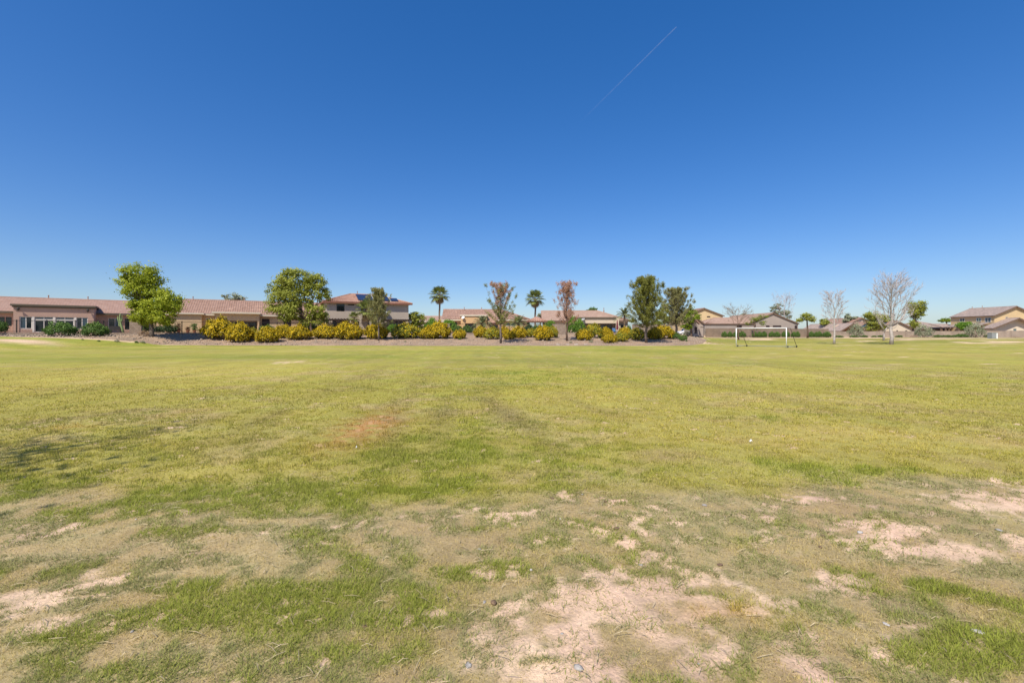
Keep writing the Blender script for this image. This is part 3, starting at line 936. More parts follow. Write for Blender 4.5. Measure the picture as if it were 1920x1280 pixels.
def date_palm(name, label, base, height, frond, seed, nf=34, trunk_r=0.24, up=1.25):
    rr = random.Random(seed)
    t = thing(name, label, 'palm tree', base)
    m = MB()
    k = 8
    m.tube([Vector((0, 0, -0.15 + (height + 0.15) * i / k)) for i in range(k + 1)], [trunk_r * (1.1 + 0.12 * (i % 2)) for i in range(k + 1)], 9)
    m.build('trunk', 'bark_palm', t)
    V, FL = [], []
    rc = MB()
    for i in range(nf):
        az = i * 2.39996
        el = up - 1.35 * (i / nf)
        d = Vector((math.cos(az), math.sin(az), 0))
        pts = []
        for s in range(9):
            u = s / 8
            rr_ = frond * (u * math.cos(el) * (1 - 0.12 * u) + 0.12 * u * u)
            z = frond * (u * math.sin(el) - 0.42 * u * u * (0.55 + math.cos(el)))
            pts.append(Vector((0, 0, height)) + d * rr_ + Vector((0, 0, z)))
        rc.tube(pts, [0.03 - 0.003 * s for s in range(9)], 3)
        sd = d.cross(Vector((0, 0, 1)))
        for s in range(26):
            u = 0.14 + 0.86 * s / 26
            q = u * 8; kk = min(7, int(q)); p = pts[kk].lerp(pts[kk + 1], q - kk)
            tg = (pts[kk + 1] - pts[kk]).normalized()
            ln = frond * 0.21 * math.sin(math.pi * (0.12 + 0.8 * u)) ** 0.6
            for sg in (-1, 1):
                dd = (sd * sg + tg * 0.75 + Vector((0, 0, 0.25))).normalized()
                w = tg * 0.032
                b0 = len(V)
                V += [tuple(p - w), tuple(p + w), tuple(p + dd * ln + w * .3), tuple(p + dd * ln - w * .3)]
                FL.append((b0, b0 + 1, b0 + 2, b0 + 3))
    rc.build('leaf_stalks', 'frond_dry', t)
    V = np.array(V)
    T = np.repeat(np.clip(np.random.default_rng(seed).normal(0.5, 0.22, len(V) // 4), 0, 1), 4)
    obj('crown', arr_mesh('crown', V, np.array(FL), T, 'frond_date'), t)
    return t

# ------------------------------------------------------------------ shrubs
def dome_points(n, rng, rough=0.12, inner=0.55, flatb=0.0):
    """points in the outer half of a lumpy dome of radius 1 and height 1, z from 0"""
    d = rng.normal(0, 1, (n, 3)); d[:, 2] = np.abs(d[:, 2]) * 1.15 - 0.55
    d /= np.linalg.norm(d, axis=1)[:, None]
    lump = 1 + rough * (np.sin(d[:, 0] * 5 + 1.3) * np.sin(d[:, 1] * 4.2 + .4) + 0.7 * np.sin(d[:, 2] * 7 + d[:, 0] * 6))
    r = rng.uniform(inner, 1, n) ** 0.5 * lump
    p = d * r[:, None]
    p[:, 2] = p[:, 2] * 0.60 + 0.40
    p[:, :2] *= (0.86 + 0.22 * np.clip(1 - np.abs(p[:, 2:3] - 0.38) / 0.5, 0, 1))
    return p, d

def shrub_proto(seed, leafmat, bloommat, nl=2600, nb=1500, leaf=0.10, bl=0.085, rough=0.13):
    rng = np.random.default_rng(seed)
    # foliage grows in small sprays so that light and dark clumps show
    c, d = dome_points(240, rng, rough, 0.45)
    k = rng.integers(0, len(c), nl)
    P = c[k] + rng.normal(0, 0.075, (nl, 3))
    P = P[P[:, 2] > 0.03]
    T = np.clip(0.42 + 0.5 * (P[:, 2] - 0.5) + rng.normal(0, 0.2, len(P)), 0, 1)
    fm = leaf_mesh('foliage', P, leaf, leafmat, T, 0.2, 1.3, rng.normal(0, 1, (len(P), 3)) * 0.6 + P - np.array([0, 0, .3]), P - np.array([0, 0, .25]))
    bm = None
    if bloommat:
        k = rng.choice(len(c), nb, p=(lambda w: w / w.sum())(np.maximum(0.05, c[:, 2] + 0.55) * rng.uniform(0.3, 1.4, len(c))))
        P = c[k] * 1.03 + rng.normal(0, 0.075, (nb, 3))
        P = P[P[:, 2] > 0.05]
        bm = leaf_mesh('blossom', P, bl, bloommat, rng.uniform(0, 1, len(P)), 0.4, 1.0, None, P - np.array([0, 0, .25]))
    m = MB()
    for i in range(9):
        a = i * 2.4
        m.tube([(0.06 * math.cos(a), 0.06 * math.sin(a), -0.05), (0.3 * math.cos(a), 0.3 * math.sin(a), 0.3), (0.6 * math.cos(a), 0.6 * math.sin(a), 0.72)], [0.018, 0.013, 0.005], 4)
    sm = m.mesh('stems'); sm.materials.append(MATS['bark_brown'])
    return fm, bm, sm

SENNA = [shrub_proto(100 + i, 'senna_leaf', 'senna_bloom', 3600, 2800) for i in range(5)]
SENNA_G = [shrub_proto(120 + i, 'senna_leaf_green', 'senna_bloom', 3600, 1300) for i in range(2)]
GREEN = [shrub_proto(140 + i, 'leaf_hedge', None, 3600, 0, 0.085) for i in range(2)]
HEDGE = [shrub_proto(150 + i, 'leaf_bright', None, 3600, 0, 0.085, rough=0.05) for i in range(2)]
BALL = [shrub_proto(160 + i, 'leaf_hedge', None, 3000, 0, 0.11, rough=0.03) for i in range(2)]
SAGE = [shrub_proto(170 + i, 'leaf_sage', None, 1500, 0, 0.085, rough=0.22) for i in range(2)]
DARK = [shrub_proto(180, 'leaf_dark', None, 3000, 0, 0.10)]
DRY = [shrub_proto(190, 'leaf_dry', None, 900, 0, 0.07)]

def shrub(name, label, proto, px0, px1, pytop, pybase, group=None, Y=None, cat='shrub', seed=0, depth=0.9):
    """shrub whose foot stands where the ray through (mid, pybase) meets the ground"""
    mid = (px0 + px1) / 2
    if Y is None:
        b = hit(mid, pybase)
    else:
        x = px2w(mid, Y); b = Vector((x, Y, float(ground_z(x, Y))))
    r = (px1 - px0) / 2 / F * b.y
    h = py2z(pytop, b.y) - b.z
    t = thing(name, label, cat, b, 0, group)
    fm, bm, sm = proto
    rz = (seed * 1.7) % 6.28
    for nm, me in (('foliage', fm), ('blossom', bm), ('stems', sm)):
        if me is None: continue
        o = obj(nm, me, t)
        o.scale = (r * 1.0, r * depth, h / 1.0)
        o.rotation_euler = (0, 0, 0)
    t.rotation_euler = (0, 0, 0)
    for o in t.children:
        if seed % 2: o.scale.x *= -1
        if (seed // 2) % 2: o.scale.y *= -1
    return t
#@@BUILD
# ------------------------------------------------------------------ house kit
class Fr:
    """front line of a house from (pixel, depth) to (pixel, depth): local x runs along the front, y away from the field"""
    def __init__(s, pxl, Yl, pxr, Yr, base):
        s.p0 = Vector((px2w(pxl, Yl), Yl)); s.p1 = Vector((px2w(pxr, Yr), Yr))
        s.d = (s.p1 - s.p0).normalized(); s.n = Vector((-s.d.y, s.d.x)); s.base = base
        s.L = (s.p1 - s.p0).length; s.rz = math.atan2(s.d.y, s.d.x)
        s.loc = (s.p0.x, s.p0.y, base)
    def hit(s, px, off=0):
        o = s.p0 + s.n * off
        r = Vector(((px - CX) / F, 1))
        # t*r = o + k*d
        den = r.x * -s.d.y + s.d.x * r.y
        t = (o.x * -s.d.y + s.d.x * o.y) / den
        q = r * t - o
        return q.dot(s.d), t
    def x(s, px, off=0):
        return s.hit(px, off)[0]
    def z(s, px, py, off=0):
        return py2z(py, s.hit(px, off)[1]) - s.base

def tile_slope(m, O, U, V, Lu, Lv, kL=0.0, kR=0.0, pitch=0.33, amp=0.012, course=0.42):
    """barrel tile roof plane: eave from O along U, upslope V; kL and kR draw the ends in for hips (inset per unit of rise)"""
    O, U, V = Vector(O), Vector(U).normalized(), Vector(V).normalized()
    Nn = U.cross(V)
    nu = max(4, int(Lu / (pitch / 5)))
    rows = max(2, int(Lv / course))
    i0 = len(m.v)
    for i in range(nu + 1):
        u = Lu * i / nu
        vmax = Lv
        if kL > 0: vmax = min(vmax, u / kL)
        if kR > 0: vmax = min(vmax, (Lu - u) / kR)
        a = amp * (0.5 + 0.5 * math.cos(2 * math.pi * u / pitch))
        for r in range(rows):
            for e in (0, 1):
                v = vmax * (r + e) / rows
                hgt = a + (0.03 if e == 0 else 0.0) + 0.03
                m.v.append(tuple(O + U * u + V * v + Nn * hgt))
    w = rows * 2
    for i in range(nu):
        for r in range(w - 1):
            q = i0 + i * w + r
            m.f.append((q, q + w, q + w + 1, q + 1))
    # deck and fascia under the tiles
    def top(u): return u
    pl = [O, O + U * Lu, O + U * (Lu - kR * Lv) + V * Lv, O + U * (kL * Lv) + V * Lv]
    if (pl[2] - pl[3]).length < 0.02 or kL * Lv + kR * Lv >= Lu - 0.02:
        vv = Lu / (kL + kR) if kL + kR > 0 else Lv
        pl = [O, O + U * Lu, O + U * (kL * vv) + V * vv]
    m.prism([p - Nn * 0.16 for p in pl], Nn * 0.17)

def wall_open(m, x0, x1, z0, z1, y0, th, opens):
    xs = sorted({x0, x1, *[min(max(v, x0), x1) for o in opens for v in o[:2]]})
    zs = sorted({z0, z1, *[min(max(v, z0), z1) for o in opens for v in o[2:4]]})
    for a, b in zip(xs, xs[1:]):
        run = None
        for c, d in zip(zs, zs[1:]):
            inside = any(o[0] - 1e-6 <= a and b <= o[1] + 1e-6 and o[2] - 1e-6 <= c and d <= o[3] + 1e-6 for o in opens)
            if inside or b - a < 1e-4 or d - c < 1e-4: continue
            m.box(a, b, y0, y0 + th, c, d)

def window(parent, x0, x1, z0, z1, y, nx=1, nz=1, frame='frame_white', pane='glass', fw=0.06, rz=0.0, name='window', proud=0.0):
    """frame (the part) with its panes (sub-parts); local x0..x1, z0..z1 on the plane y, or turned by rz about (x0, y)"""
    w, h = x1 - x0, z1 - z0
    m = MB()
    d0, d1 = -0.03 - proud, 0.05
    m.box(0, w, d0, d1, 0, fw); m.box(0, w, d0, d1, h - fw, h)
    m.box(0, fw, d0, d1, fw, h - fw); m.box(w - fw, w, d0, d1, fw, h - fw)
    for i in range(1, nx):
        xx = w * i / nx
        m.box(xx - fw / 2, xx + fw / 2, d0 + .004, d1, fw, h - fw)
    for k in range(1, nz):
        zz = h * k / nz
        for i in range(nx):
            a = fw if i == 0 else w * i / nx + fw / 2; b = w - fw if i == nx - 1 else w * (i + 1) / nx - fw / 2
            m.box(a, b, d0 + .008, d1, zz - fw / 3, zz + fw / 3)
    o = m.build(name, frame, parent)
    o.location = (x0, y, z0); o.rotation_euler = (0, 0, rz)
    panes = pane if isinstance(pane, (list, tuple)) else [pane] * nx
    for i in range(nx):
        a = fw if i == 0 else w * i / nx + fw / 2; b = w - fw if i == nx - 1 else w * (i + 1) / nx - fw / 2
        for k in range(nz):
            c = fw if k == 0 else h * k / nz + fw / 3; d = h - fw if k == nz - 1 else h * (k + 1) / nz - fw / 3
            p = MB(); p.box(a, b, 0.0, 0.02, c, d)
            p.build('pane', panes[i], o)
    return o

def vent_pipe(parent, x, y, z, h=0.5, r=0.06, mat='tile_clay'):
    m = MB(); m.lathe([(r * 2.2, -0.2), (r * 2.0, 0.05), (r, 0.1), (r, h), (r * 1.5, h), (r * 1.5, h + 0.1), (r * .5, h + 0.14)], (x, y, z), 8)
    return m.build('vent_pipe', mat, parent)

def wall_lamp(parent, x, y, z):
    m = MB()
    m.box(x - .05, x + .05, y - .06, y, z - .12, z + .12)
    m.tube([(x, y - .05, z + .08), (x, y - .30, z + .16)], .025, 6)
    m.lathe([(0.02, .22), (0.14, .12), (0.16, .05), (0.10, -.22), (0.05, -.26)], (x, y - .34, z), 8)
    return m.build('wall_lamp', 'frame_dark', parent)

def dish(parent, x, y, z, mat='metal_pale', r=0.35):
    m = MB()
    n = Vector((-0.35, -0.75, 0.55)).normalized()
    c = Vector((x, y - .3, z))
    a = n.cross(Vector((0, 0, 1))).normalized(); b = n.cross(a)
    i0 = len(m.v)
    rings = 4; S = 12
    for k in range(rings + 1):
        q = k / rings
        for j in range(S):
            an = 2 * math.pi * j / S
            m.v.append(tuple(c + (a * math.cos(an) + b * math.sin(an)) * r * max(q, .02) + n * 0.12 * r * 2 * q * q))
    for k in range(rings):
        for j in range(S):
            m.f.append((i0 + k * S + j, i0 + k * S + (j + 1) % S, i0 + (k + 1) * S + (j + 1) % S, i0 + (k + 1) * S + j))
    m.tube([c, c - n * 0.15, (x, y, z - .35)], 0.025, 6)
    m.tube([c - b * r * .9, c + n * r * 1.1], 0.012, 5)
    m.lathe([(0.03, -.05), (0.05, 0), (0.03, .06)], tuple(c + n * r * 1.1), 8)
    return m.build('satellite_dish', mat, parent)

AMP = {'tile_clay': 0.05, 'tile_red': 0.02}
def gable_parallel(t, x0, x1, y0, y1, ze, zr, tile, wall, over=0.5, hipL=False, hipR=False, fascia='trim_cream', frontwall=True, opens=(), gap=None):
    """walls x0..x1, y0..y1 and a roof whose ridge runs along x; ze is the eave height, zr the ridge height"""
    yr = (y0 + y1) / 2
    half = yr - (y0 - over)
    rise = zr - ze
    Lv = math.hypot(half, rise)
    V = Vector((0, half, rise)).normalized(); Vb = Vector((0, -half, rise)).normalized()
    ex0 = x0 - over; ex1 = x1 + over
    Lu = ex1 - ex0
    k = half / Lv
    m = MB(); tile_slope(m, (ex0, y0 - over, ze), (1, 0, 0), V, Lu, Lv, k if hipL else 0, k if hipR else 0, amp=AMP.get(tile, .012))
    m.build('roof', tile, t)
    m = MB(); tile_slope(m, (ex1, y1 + over, ze), (-1, 0, 0), Vb, Lu, Lv, k if hipR else 0, k if hipL else 0, amp=AMP.get(tile, .012))
    m.build('roof', tile, t)
    D = y1 - y0 + 2 * over
    if hipL:
        m = MB(); tile_slope(m, (ex0, y1 + over, ze), (0, -1, 0), Vector((half, 0, rise)), D, Lv, k, k); m.build('roof', tile, t)
    if hipR:
        m = MB(); tile_slope(m, (ex1, y0 - over, ze), (0, 1, 0), Vector((-half, 0, rise)), D, Lv, k, k); m.build('roof', tile, t)
    # ridge caps
    m = MB()
    ra = ex0 + (half if hipL else 0); rb = ex1 - (half if hipR else 0)
    n = max(3, int((rb - ra) / 0.45))
    for i in range(n):
        a = ra + (rb - ra) * i / n; b = ra + (rb - ra) * (i + 1.12) / n
        m.tube([(a, yr, zr + 0.03), (b, yr, zr + 0.05)], [0.115, 0.10], 8)
    for hip, xe, xr in ((hipL, ex0, ra), (hipR, ex1, rb)):
        if hip:
            for ye in (y0 - over, y1 + over):
                a = Vector((xe, ye, ze + 0.05)); b = Vector((xr, yr, zr + 0.05))
                for i in range(14):
                    m.tube([a.lerp(b, i / 14), a.lerp(b, (i + 1.1) / 14)], [0.115, 0.10], 7)
    m.build('ridge_cap', tile, t)
    m = MB()
    m.box(ex0, ex1, y0 - over - 0.03, y0 - over + 0.0, ze - 0.24, ze + 0.02)
    m.build('fascia', fascia, t)
    # walls
    zt = ze + over * rise / half - 0.16
    m = MB()
    if frontwall:
        wall_open(m, x0, x1, -0.3, zt, y0, 0.22, list(opens))
    m.box(x0, x0 + .22, y0 + .22, y1 - .22, -0.3, zt); m.box(x1 - .22, x1, y0 + .22, y1 - .22, -0.3, zt); m.box(x0, x1, y1 - .22, y1, -0.3, zt)
    for hip, xa in ((hipL, x0), (hipR, x1 - .22)):
        if not hip:
            zz = zr - 0.2
            m.prism([(xa, y0 + .22, zt), (xa, y1 - .22, zt), (xa, yr, zz)], (0.22, 0, 0))
    m.build('wall', wall, t)

def gable_front(t, xl, xr, y0, depth, ze, zr, tile, wall, over=0.45, fascia='trim_brown', opens=(), xa=None, front=True, porch=0.0):
    """gable end facing the field: ridge runs along y; xl..xr are the eave ends of the roof"""
    xa = (xl + xr) / 2 if xa is None else xa
    for side in (-1, 1):
        xe = xl if side < 0 else xr
        half = abs(xa - xe); rise = zr - ze
        Lv = math.hypot(half, rise)
        V = Vector((-side * half, 0, rise))
        m = MB()
        D = depth + over + porch
        if side < 0:
            tile_slope(m, (xe, y0 + depth, ze), (0, -1, 0), V, D, Lv)
        else:
            tile_slope(m, (xe, y0 - over - porch, ze), (0, 1, 0), V, D, Lv)
        m.build('roof', tile, t)
        m = MB()
        up = Vector((side * rise, 0, half)).normalized()
        a = Vector((xe, y0 - over - porch - .03, ze)); b = Vector((xa, y0 - over - porch - .03, zr))
        m.prism([a - up * .26, b - up * .26, b + up * .05, a + up * .05], (0, 0.029, 0))
        m.build('fascia', fascia, t)
    m = MB()
    n = max(3, int((depth + over) / 0.45))
    for i in range(n):
        a = y0 - over - porch + (depth + over + porch) * i / n; b = y0 - over - porch + (depth + over + porch) * (i + 1.12) / n
        m.tube([(xa, a, zr + .05), (xa, b, zr + .03)], [0.10, 0.115], 8)
    m.build('ridge_cap', tile, t)
    m = MB()
    wl, wr = xl + over, xr - over
    zl = ze + over * (zr - ze) / (xa - xl) - 0.17; zq = ze + over * (zr - ze) / (xr - xa) - 0.17
    if front:
        zb = min(zl, zq)
        wall_open(m, wl, wr, -0.3, zb, y0, 0.22, list(opens))
        m.prism([(wl, y0, zb), (wr, y0, zb), (wr, y0, zq), (xa, y0, zr - .17), (wl, y0, zl)], (0, 0.22, 0))
    m.box(wl, wl + .22, y0 + .22, y0 + depth, -0.3, zl); m.box(wr - .22, wr, y0 + .22, y0 + depth, -0.3, zq)
    m.build('wall', wall, t)

# ------------------------------------------------------------------ house A: rose stucco, far left
fa = Fr(-60, 60.4, 305, 72.8, 1.55)
t = thing('house', 'rose stucco bungalow with glazed patio block, at left edge of photo', 'house', fa.loc, fa.rz)
za = fa.z(240, 588.5)
zra = fa.z(120, 561, 5.0)
wa = []
for p0, p1, q0, q1 in ((-2, 9, 594, 611), (10.5, 22, 594, 611), (203, 228, 596, 617), (234, 244.5, 596, 619)):
    wa.append((fa.x(p0), fa.x(p1), fa.z(p0, q1), fa.z(p0, q0)))
wa[2] = (wa[2][0], wa[2][1], 0.75, 2.25); wa[3] = (wa[3][0], wa[3][1], 0.55, 2.25)
gable_parallel(t, -12, fa.x(312), 0, 10, za, zra, 'tile_rose', 'stucco_rose', 0.5, False, False, 'trim_dark', True, [(o[0], o[1], o[2], o[3]) for o in wa])
for i, o in enumerate(wa):
    window(t, *o, 0.06, 2 if i == 2 else 1, 1, 'frame_dark' if i < 2 or i == 3 else 'frame_white', ['glass', 'glass_blue'] if i == 2 else 'glass')
off = -3.0
x0, x1 = fa.x(25, off), fa.x(176, off)
zt = fa.z(25, 573, off)
zo = fa.z(40, 593, off); zbm = 0.12
ox0, ox1 = fa.x(36, off), fa.x(165, off)
m = MB()
wall_open(m, x0, x1, -0.3, zt - 0.02, off, 0.3, [(ox0, ox1, zbm, zo)])
m.box(x0, x0 + .3, off + .3, 0.6, -0.3, zt - 0.02); m.box(x1 - .3, x1, off + .3, 0.6, -0.3, zt - 0.02)
m.build('patio_wall', 'stucco_rose', t)
m = MB()
m.box(x0 - .25, x1 + .25, off - .28, 1.2, zt, zt + 0.25)
m.build('patio_roof', 'trim_dark', t)
m = MB(); m.box(x0 - .1, x1 + .1, off - .12, off - .003, zt - 0.18, zt - 0.01); m.build('fascia', 'trim_dark', t)
seq = [(36, 60.5, 2, 593, 617, ['glass_blue', 'glass']), (64, 100, 2, 599, 623, 'glass'), (103.5, 139, 2, 599, 623, 'glass'), (142.5, 165, 2, 593, 618, ['glass', 'glass_blue'])]
gz = off + 0.12
for i, (p0, p1, nx, q0, q1, pn) in enumerate(seq):
    a = fa.x(p0, off) + .01; b = fa.x(p1, off) - .01
    zz0 = zbm + (0.45 if i in (0, 3) else 0.0)
    zz1 = zo if i in (0, 3) else zo - 0.42
    window(t, a, b, zz0, zz1 - .005, gz, nx, 1, 'frame_white', pn, 0.09, name='window' if i in (0, 3) else 'sliding_door')
    if i in (1, 2):
        window(t, a, b, zo - 0.40, zo - .005, gz, 2, 1, 'frame_white', 'glass_blue', 0.07)
    else:
        m = MB(); m.box(a, b, gz - .06, gz + .06, zbm, zbm + .44); m.build('sill_wall', 'stucco_rose', t)
for p in (62.2, 101.7, 141):
    a = fa.x(p, off); m = MB(); m.box(a - .10, a + .10, off + .02, off + .22, zbm, zo - .004); m.build('mullion', 'frame_white', t)
for p, q in ((35, 579), (165, 582)):
    wall_lamp(t, fa.x(p, off), off, fa.z(p, q, off))
for p, q in ((91, 561), (165, 563)):
    vent_pipe(t, fa.x(p, 5), 5, zra, 0.42)

# ------------------------------------------------------------------ house B: tan stucco, second from left
fb = Fr(285, 69.8, 606, 81.2, 1.55)
t = thing('house', 'tan stucco bungalow with ribbed clay tile roof, between the two leafy trees', 'house', fb.loc, fb.rz)
zb = fb.z(345, 588); zrb = fb.z(345, 561.5, 5)
wb = []
for p0, p1, q0, q1 in ((313, 321, 596, 606), (386, 396.5, 596, 606), (491, 505.5, 597.5, 618), (532, 546, 598, 618)):
    wb.append((fb.x(p0), fb.x(p1), fb.z(p0, q1) if q1 < 610 else 0.7, fb.z(p0, q0)))
gable_parallel(t, -1.5, fb.L + 2, 0, 10, zb, zrb, 'tile_clay', 'stucco_tan', 0.55, True, False, 'trim_cream', True, wb)
for i, o in enumerate(wb):
    window(t, *o, 0.06, 1, 1, 'frame_white' if i < 2 else 'screen_brown', ['glass_green', 'glass_pale', 'screen_brown', 'screen_brown'][i])
# room that stands forward at the left, then the patio block
off = -1.2
x0, x1 = fb.x(325, off), fb.x(378, off)
zz = fb.z(350, 589, off)
m = MB(); wall_open(m, x0, x1, -0.3, zz - .02, off, 0.22, []); m.box(x0, x0 + .22, off + .22, -.01, -0.3, zz - .02); m.box(x1 - .22, x1, off + .22, -.01, -0.3, zz - .02)
m.build('bay_wall', 'stucco_tan', t)
m = MB(); m.box(x0 - .35, x1 + .35, off - .4, -.5, zz, zz + .22); m.build('bay_fascia', 'trim_cream', t)
off = -2.8
x0, x1 = fb.x(404, off), fb.x(486, off)
zt = fb.z(405, 587.5, off); zo = fb.z(405, 600.5, off)
m = MB()
xo0, xo1 = fb.x(407, off), fb.x(483, off)
wall_open(m, x0, x1, -0.3, zt, off, 0.3, [(xo0, xo1, -0.31, zo)])
m.box(x0, x0 + .3, off + .3, -.01, -0.3, zt); m.box(x1 - .3, x1, off + .3, -.01, -0.3, zt)
m.build('patio_wall', 'stucco_tan', t)
m = MB(); m.box(x0 - .45, x1 + .2, off - .55, 0.9, zt + .004, zt + .26); m.build('patio_roof', 'trim_cream', t)
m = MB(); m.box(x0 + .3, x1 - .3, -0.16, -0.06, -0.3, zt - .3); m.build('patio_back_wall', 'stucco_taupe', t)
for p0, p1, pn in ((420, 431, 'glass_pale'), (434, 446, 'glass'), (449, 455, 'glass'), (456, 467, 'glass_pale'), (468, 481, 'glass')):
    window(t, fb.x(p0, -.2), fb.x(p1, -.2), 0.15, zo - .25, -.22, 1, 1, 'frame_dark', pn, 0.07, name='sliding_door')
for p, q in ((362, 561), (458, 563)):
    vent_pipe(t, fb.x(p, 5), 5, zrb, 0.42)

# ------------------------------------------------------------------ house C: two storeys with solar panels
fc = Fr(611, 79.5, 766, 86, 1.55)
t = thing('house', 'two-storey grey stucco house with solar panels on hipped roof', 'house', fc.loc, fc.rz)
zc = fc.z(640, 566); zrc = fc.z(690, 552.5, 4.7)
oc = []
for p0, p1, q0, q1 in ((631, 646, 569.5, 583.5), (652, 664, 570, 572)):
    oc.append((fc.x(p0), fc.x(p1), fc.z(p0, q1), fc.z(p0, q0)))
oc.append((fc.x(676), fc.x(690), 2.9, 5.0))
oc.append((fc.x(668), fc.x(676), 0.0, 2.2)); oc.append((fc.x(690), fc.x(699), 0.9, 2.3)); oc.append((fc.x(623), fc.x(648), 0.4, 2.2)); oc.append((fc.x(728), fc.x(760), 0.5, 2.2))
gable_parallel(t, 0, fc.L, 0, 9.4, zc, zrc, 'tile_red', 'stucco_grey', 0.6, True, True, 'fascia_red', True, oc)
window(t, *oc[0], 0.06, 2, 1, 'frame_dark', 'glass', 0.06)
window(t, *oc[1], 0.06, 1, 1, 'frame_dark', 'screen_brown', 0.04)
window(t, *oc[2], 0.10, 2, 1, 'frame_white', 'glass', 0.08, name='balcony_door')
window(t, *oc[3], 0.10, 1, 1, 'frame_white', 'glass', 0.08, name='door')
window(t, *oc[4], 0.10, 1, 1, 'frame_white', 'glass_green', 0.07)
window(t, *oc[5], 0.10, 3, 1, 'frame_dark', 'glass', 0.07); window(t, *oc[6], 0.10, 3, 1, 'frame_dark', 'glass', 0.07)
# balcony with a solid parapet and railing
m = MB(); bx0, bx1 = fc.x(672), fc.x(694)
m.box(bx0, bx1, -1.5, -.01, 2.55, 2.75); m.box(bx0, bx1, -1.5, -1.38, 2.75, 3.7); m.box(bx0, bx0 + .12, -1.38, -.01, 2.75, 3.7); m.box(bx1 - .12, bx1, -1.38, -.01, 2.75, 3.7)
m.box(bx0, bx0 + .3, -1.5, -1.2, -0.3, 2.55); m.box(bx1 - .3, bx1, -1.5, -1.2, -0.3, 2.55)
m.build('balcony', 'stucco_grey', t)
# solar panels lie on the front slope
half = 4.7 + .6; rise = zrc - zc
V = Vector((0, half, rise)).normalized(); Nn = Vector((1, 0, 0)).cross(V)
xA = fc.x(668.5, 2.5); wP = 1.36
for i in range(5):
    for r in range(2):
        x_ = xA + i * (wP + .03) + (0.16 if i > 1 else 0) + (0.16 if i > 3 else 0)
        if r == 1 and i > 3: continue
        O = Vector((x_, -.6, zc)) + V * (0.95 + r * 2.0) + Nn * 0.16
        m = MB(); m.prism([O, O + Vector((wP, 0, 0)), O + Vector((wP, 0, 0)) + V * 1.96, O + V * 1.96], Nn * 0.045)
        m.build('solar_panel', 'solar', t)
for i in (1, 3):
    x_ = xA + (i + 1) * (wP + .03) + (0.0 if i == 1 else .16) + .01
    O = Vector((x_, -.6, zc)) + V * 0.8 + Nn * 0.14
    m = MB(); m.prism([O, O + Vector((.10, 0, 0)), O + Vector((.10, 0, 0)) + V * 4.1, O + V * 4.1], Nn * 0.05)
    m.build('conduit', 'metal_pale', t)
vent_pipe(t, fc.x(670, 4.7), 4.7, zrc, 0.5); vent_pipe(t, fc.x(698, 4.7), 4.7, zrc, 0.4)
dish(t, fc.x(725), -0.02, fc.z(725, 588), 'metal_pale', 0.45)

def pergola(label, pa, pb, ytop, off, depth, nrow):
    x0, x1 = fc.x(pa, off), fc.x(pb, off)
    zt = fc.z(pa, ytop, off)
    loc = Vector((fc.loc[0], fc.loc[1], fc.base))
    t = thing('pergola', label, 'pergola', loc, fc.rz)
    for x in (x0 + .2, (x0 + x1) / 2, x1 - .2):
        for y in (off, off + depth):
            m = MB(); m.box(x - .1, x + .1, y - .1, y + .1, -0.02, zt - .2); m.build('post', 'wood_dark', t)
    for y in (off, off + depth):
        m = MB(); m.box(x0 - .3, x1 + .3, y - .08, y + .08, zt - .2, zt); m.build('beam', 'wood_dark', t)
    n = int((x1 - x0) / 0.42)
    for i in range(n + 1):
        x = x0 + (x1 - x0) * i / n
        m = MB(); m.box(x - .04, x + .04, off - .4, off + depth + .1, zt + .003, zt + .14); m.build('slat', 'wood_dark', t)
    for z in (zt - .55, zt - .95, zt - 1.3):
        m = MB(); m.box(x0 + .31, x1 - .31, off + depth - .04, off + depth + .04, z, z + .09); m.build('rail', 'wood_dark', t)
pergola('dark slatted pergola at left end of the two-storey grey house', 613, 657, 598, -3.4, 3.0, 3)
pergola('dark slatted pergola at right end of the two-storey grey house', 724, 769, 599.5, -3.4, 3.0, 3)

# ------------------------------------------------------------------ house D: ochre stucco with parapet block
fd = Fr(833, 92, 991, 93.5, 1.5)
t = thing('house', 'ochre stucco house with clay tile roof behind two low palms', 'house', fd.loc, fd.rz)
zd = fd.z(845, 599); zrd = fd.z(860, 580.5, 5.2)
od = [(fd.x(948), fd.x(966), 1.5, 2.2), (fd.x(846), fd.x(857), 1.2, 2.3)]
gable_parallel(t, 0, fd.L, 0, 10.4, zd, zrd, 'tile_clay', 'stucco_ochre', 0.5, False, True, 'trim_cream', True, od)
window(t, *od[0], 0.06, 1, 1, 'frame_white', 'glass_green'); window(t, *od[1], 0.06, 1, 1, 'frame_dark', 'glass')
off = -2.6
x0, x1 = fd.x(864, off), fd.x(913, off); zt = fd.z(864, 592.5, off); zo = fd.z(870, 606, off)
ops = [(fd.x(872, off), fd.x(893, off), -0.31, zo), (fd.x(900, off), fd.x(910.5, off), -0.31, zo)]
m = MB(); wall_open(m, x0, x1, -0.3, zt, off, 0.35, ops); m.box(x0, x0 + .3, off + .35, -.01, -.3, zt); m.box(x1 - .3, x1, off + .35, -.01, -.3, zt)
m.build('patio_wall', 'stucco_ochre', t)
m = MB(); m.box(x0 - .18, x1 + .18, off - .18, 0.9, zt + .004, zt + .26); m.build('parapet_cap', 'trim_cream', t)
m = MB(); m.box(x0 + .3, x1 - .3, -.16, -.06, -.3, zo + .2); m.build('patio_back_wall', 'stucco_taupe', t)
window(t, fd.x(874, -.2), fd.x(892, -.2), 0.1, zo - .2, -.22, 3, 1, 'frame_dark', 'glass_blue', 0.06, name='sliding_door')
window(t, fd.x(901, -.2), fd.x(909, -.2), 0.1, zo - .2, -.22, 1, 1, 'frame_dark', 'glass', 0.06, name='sliding_door')
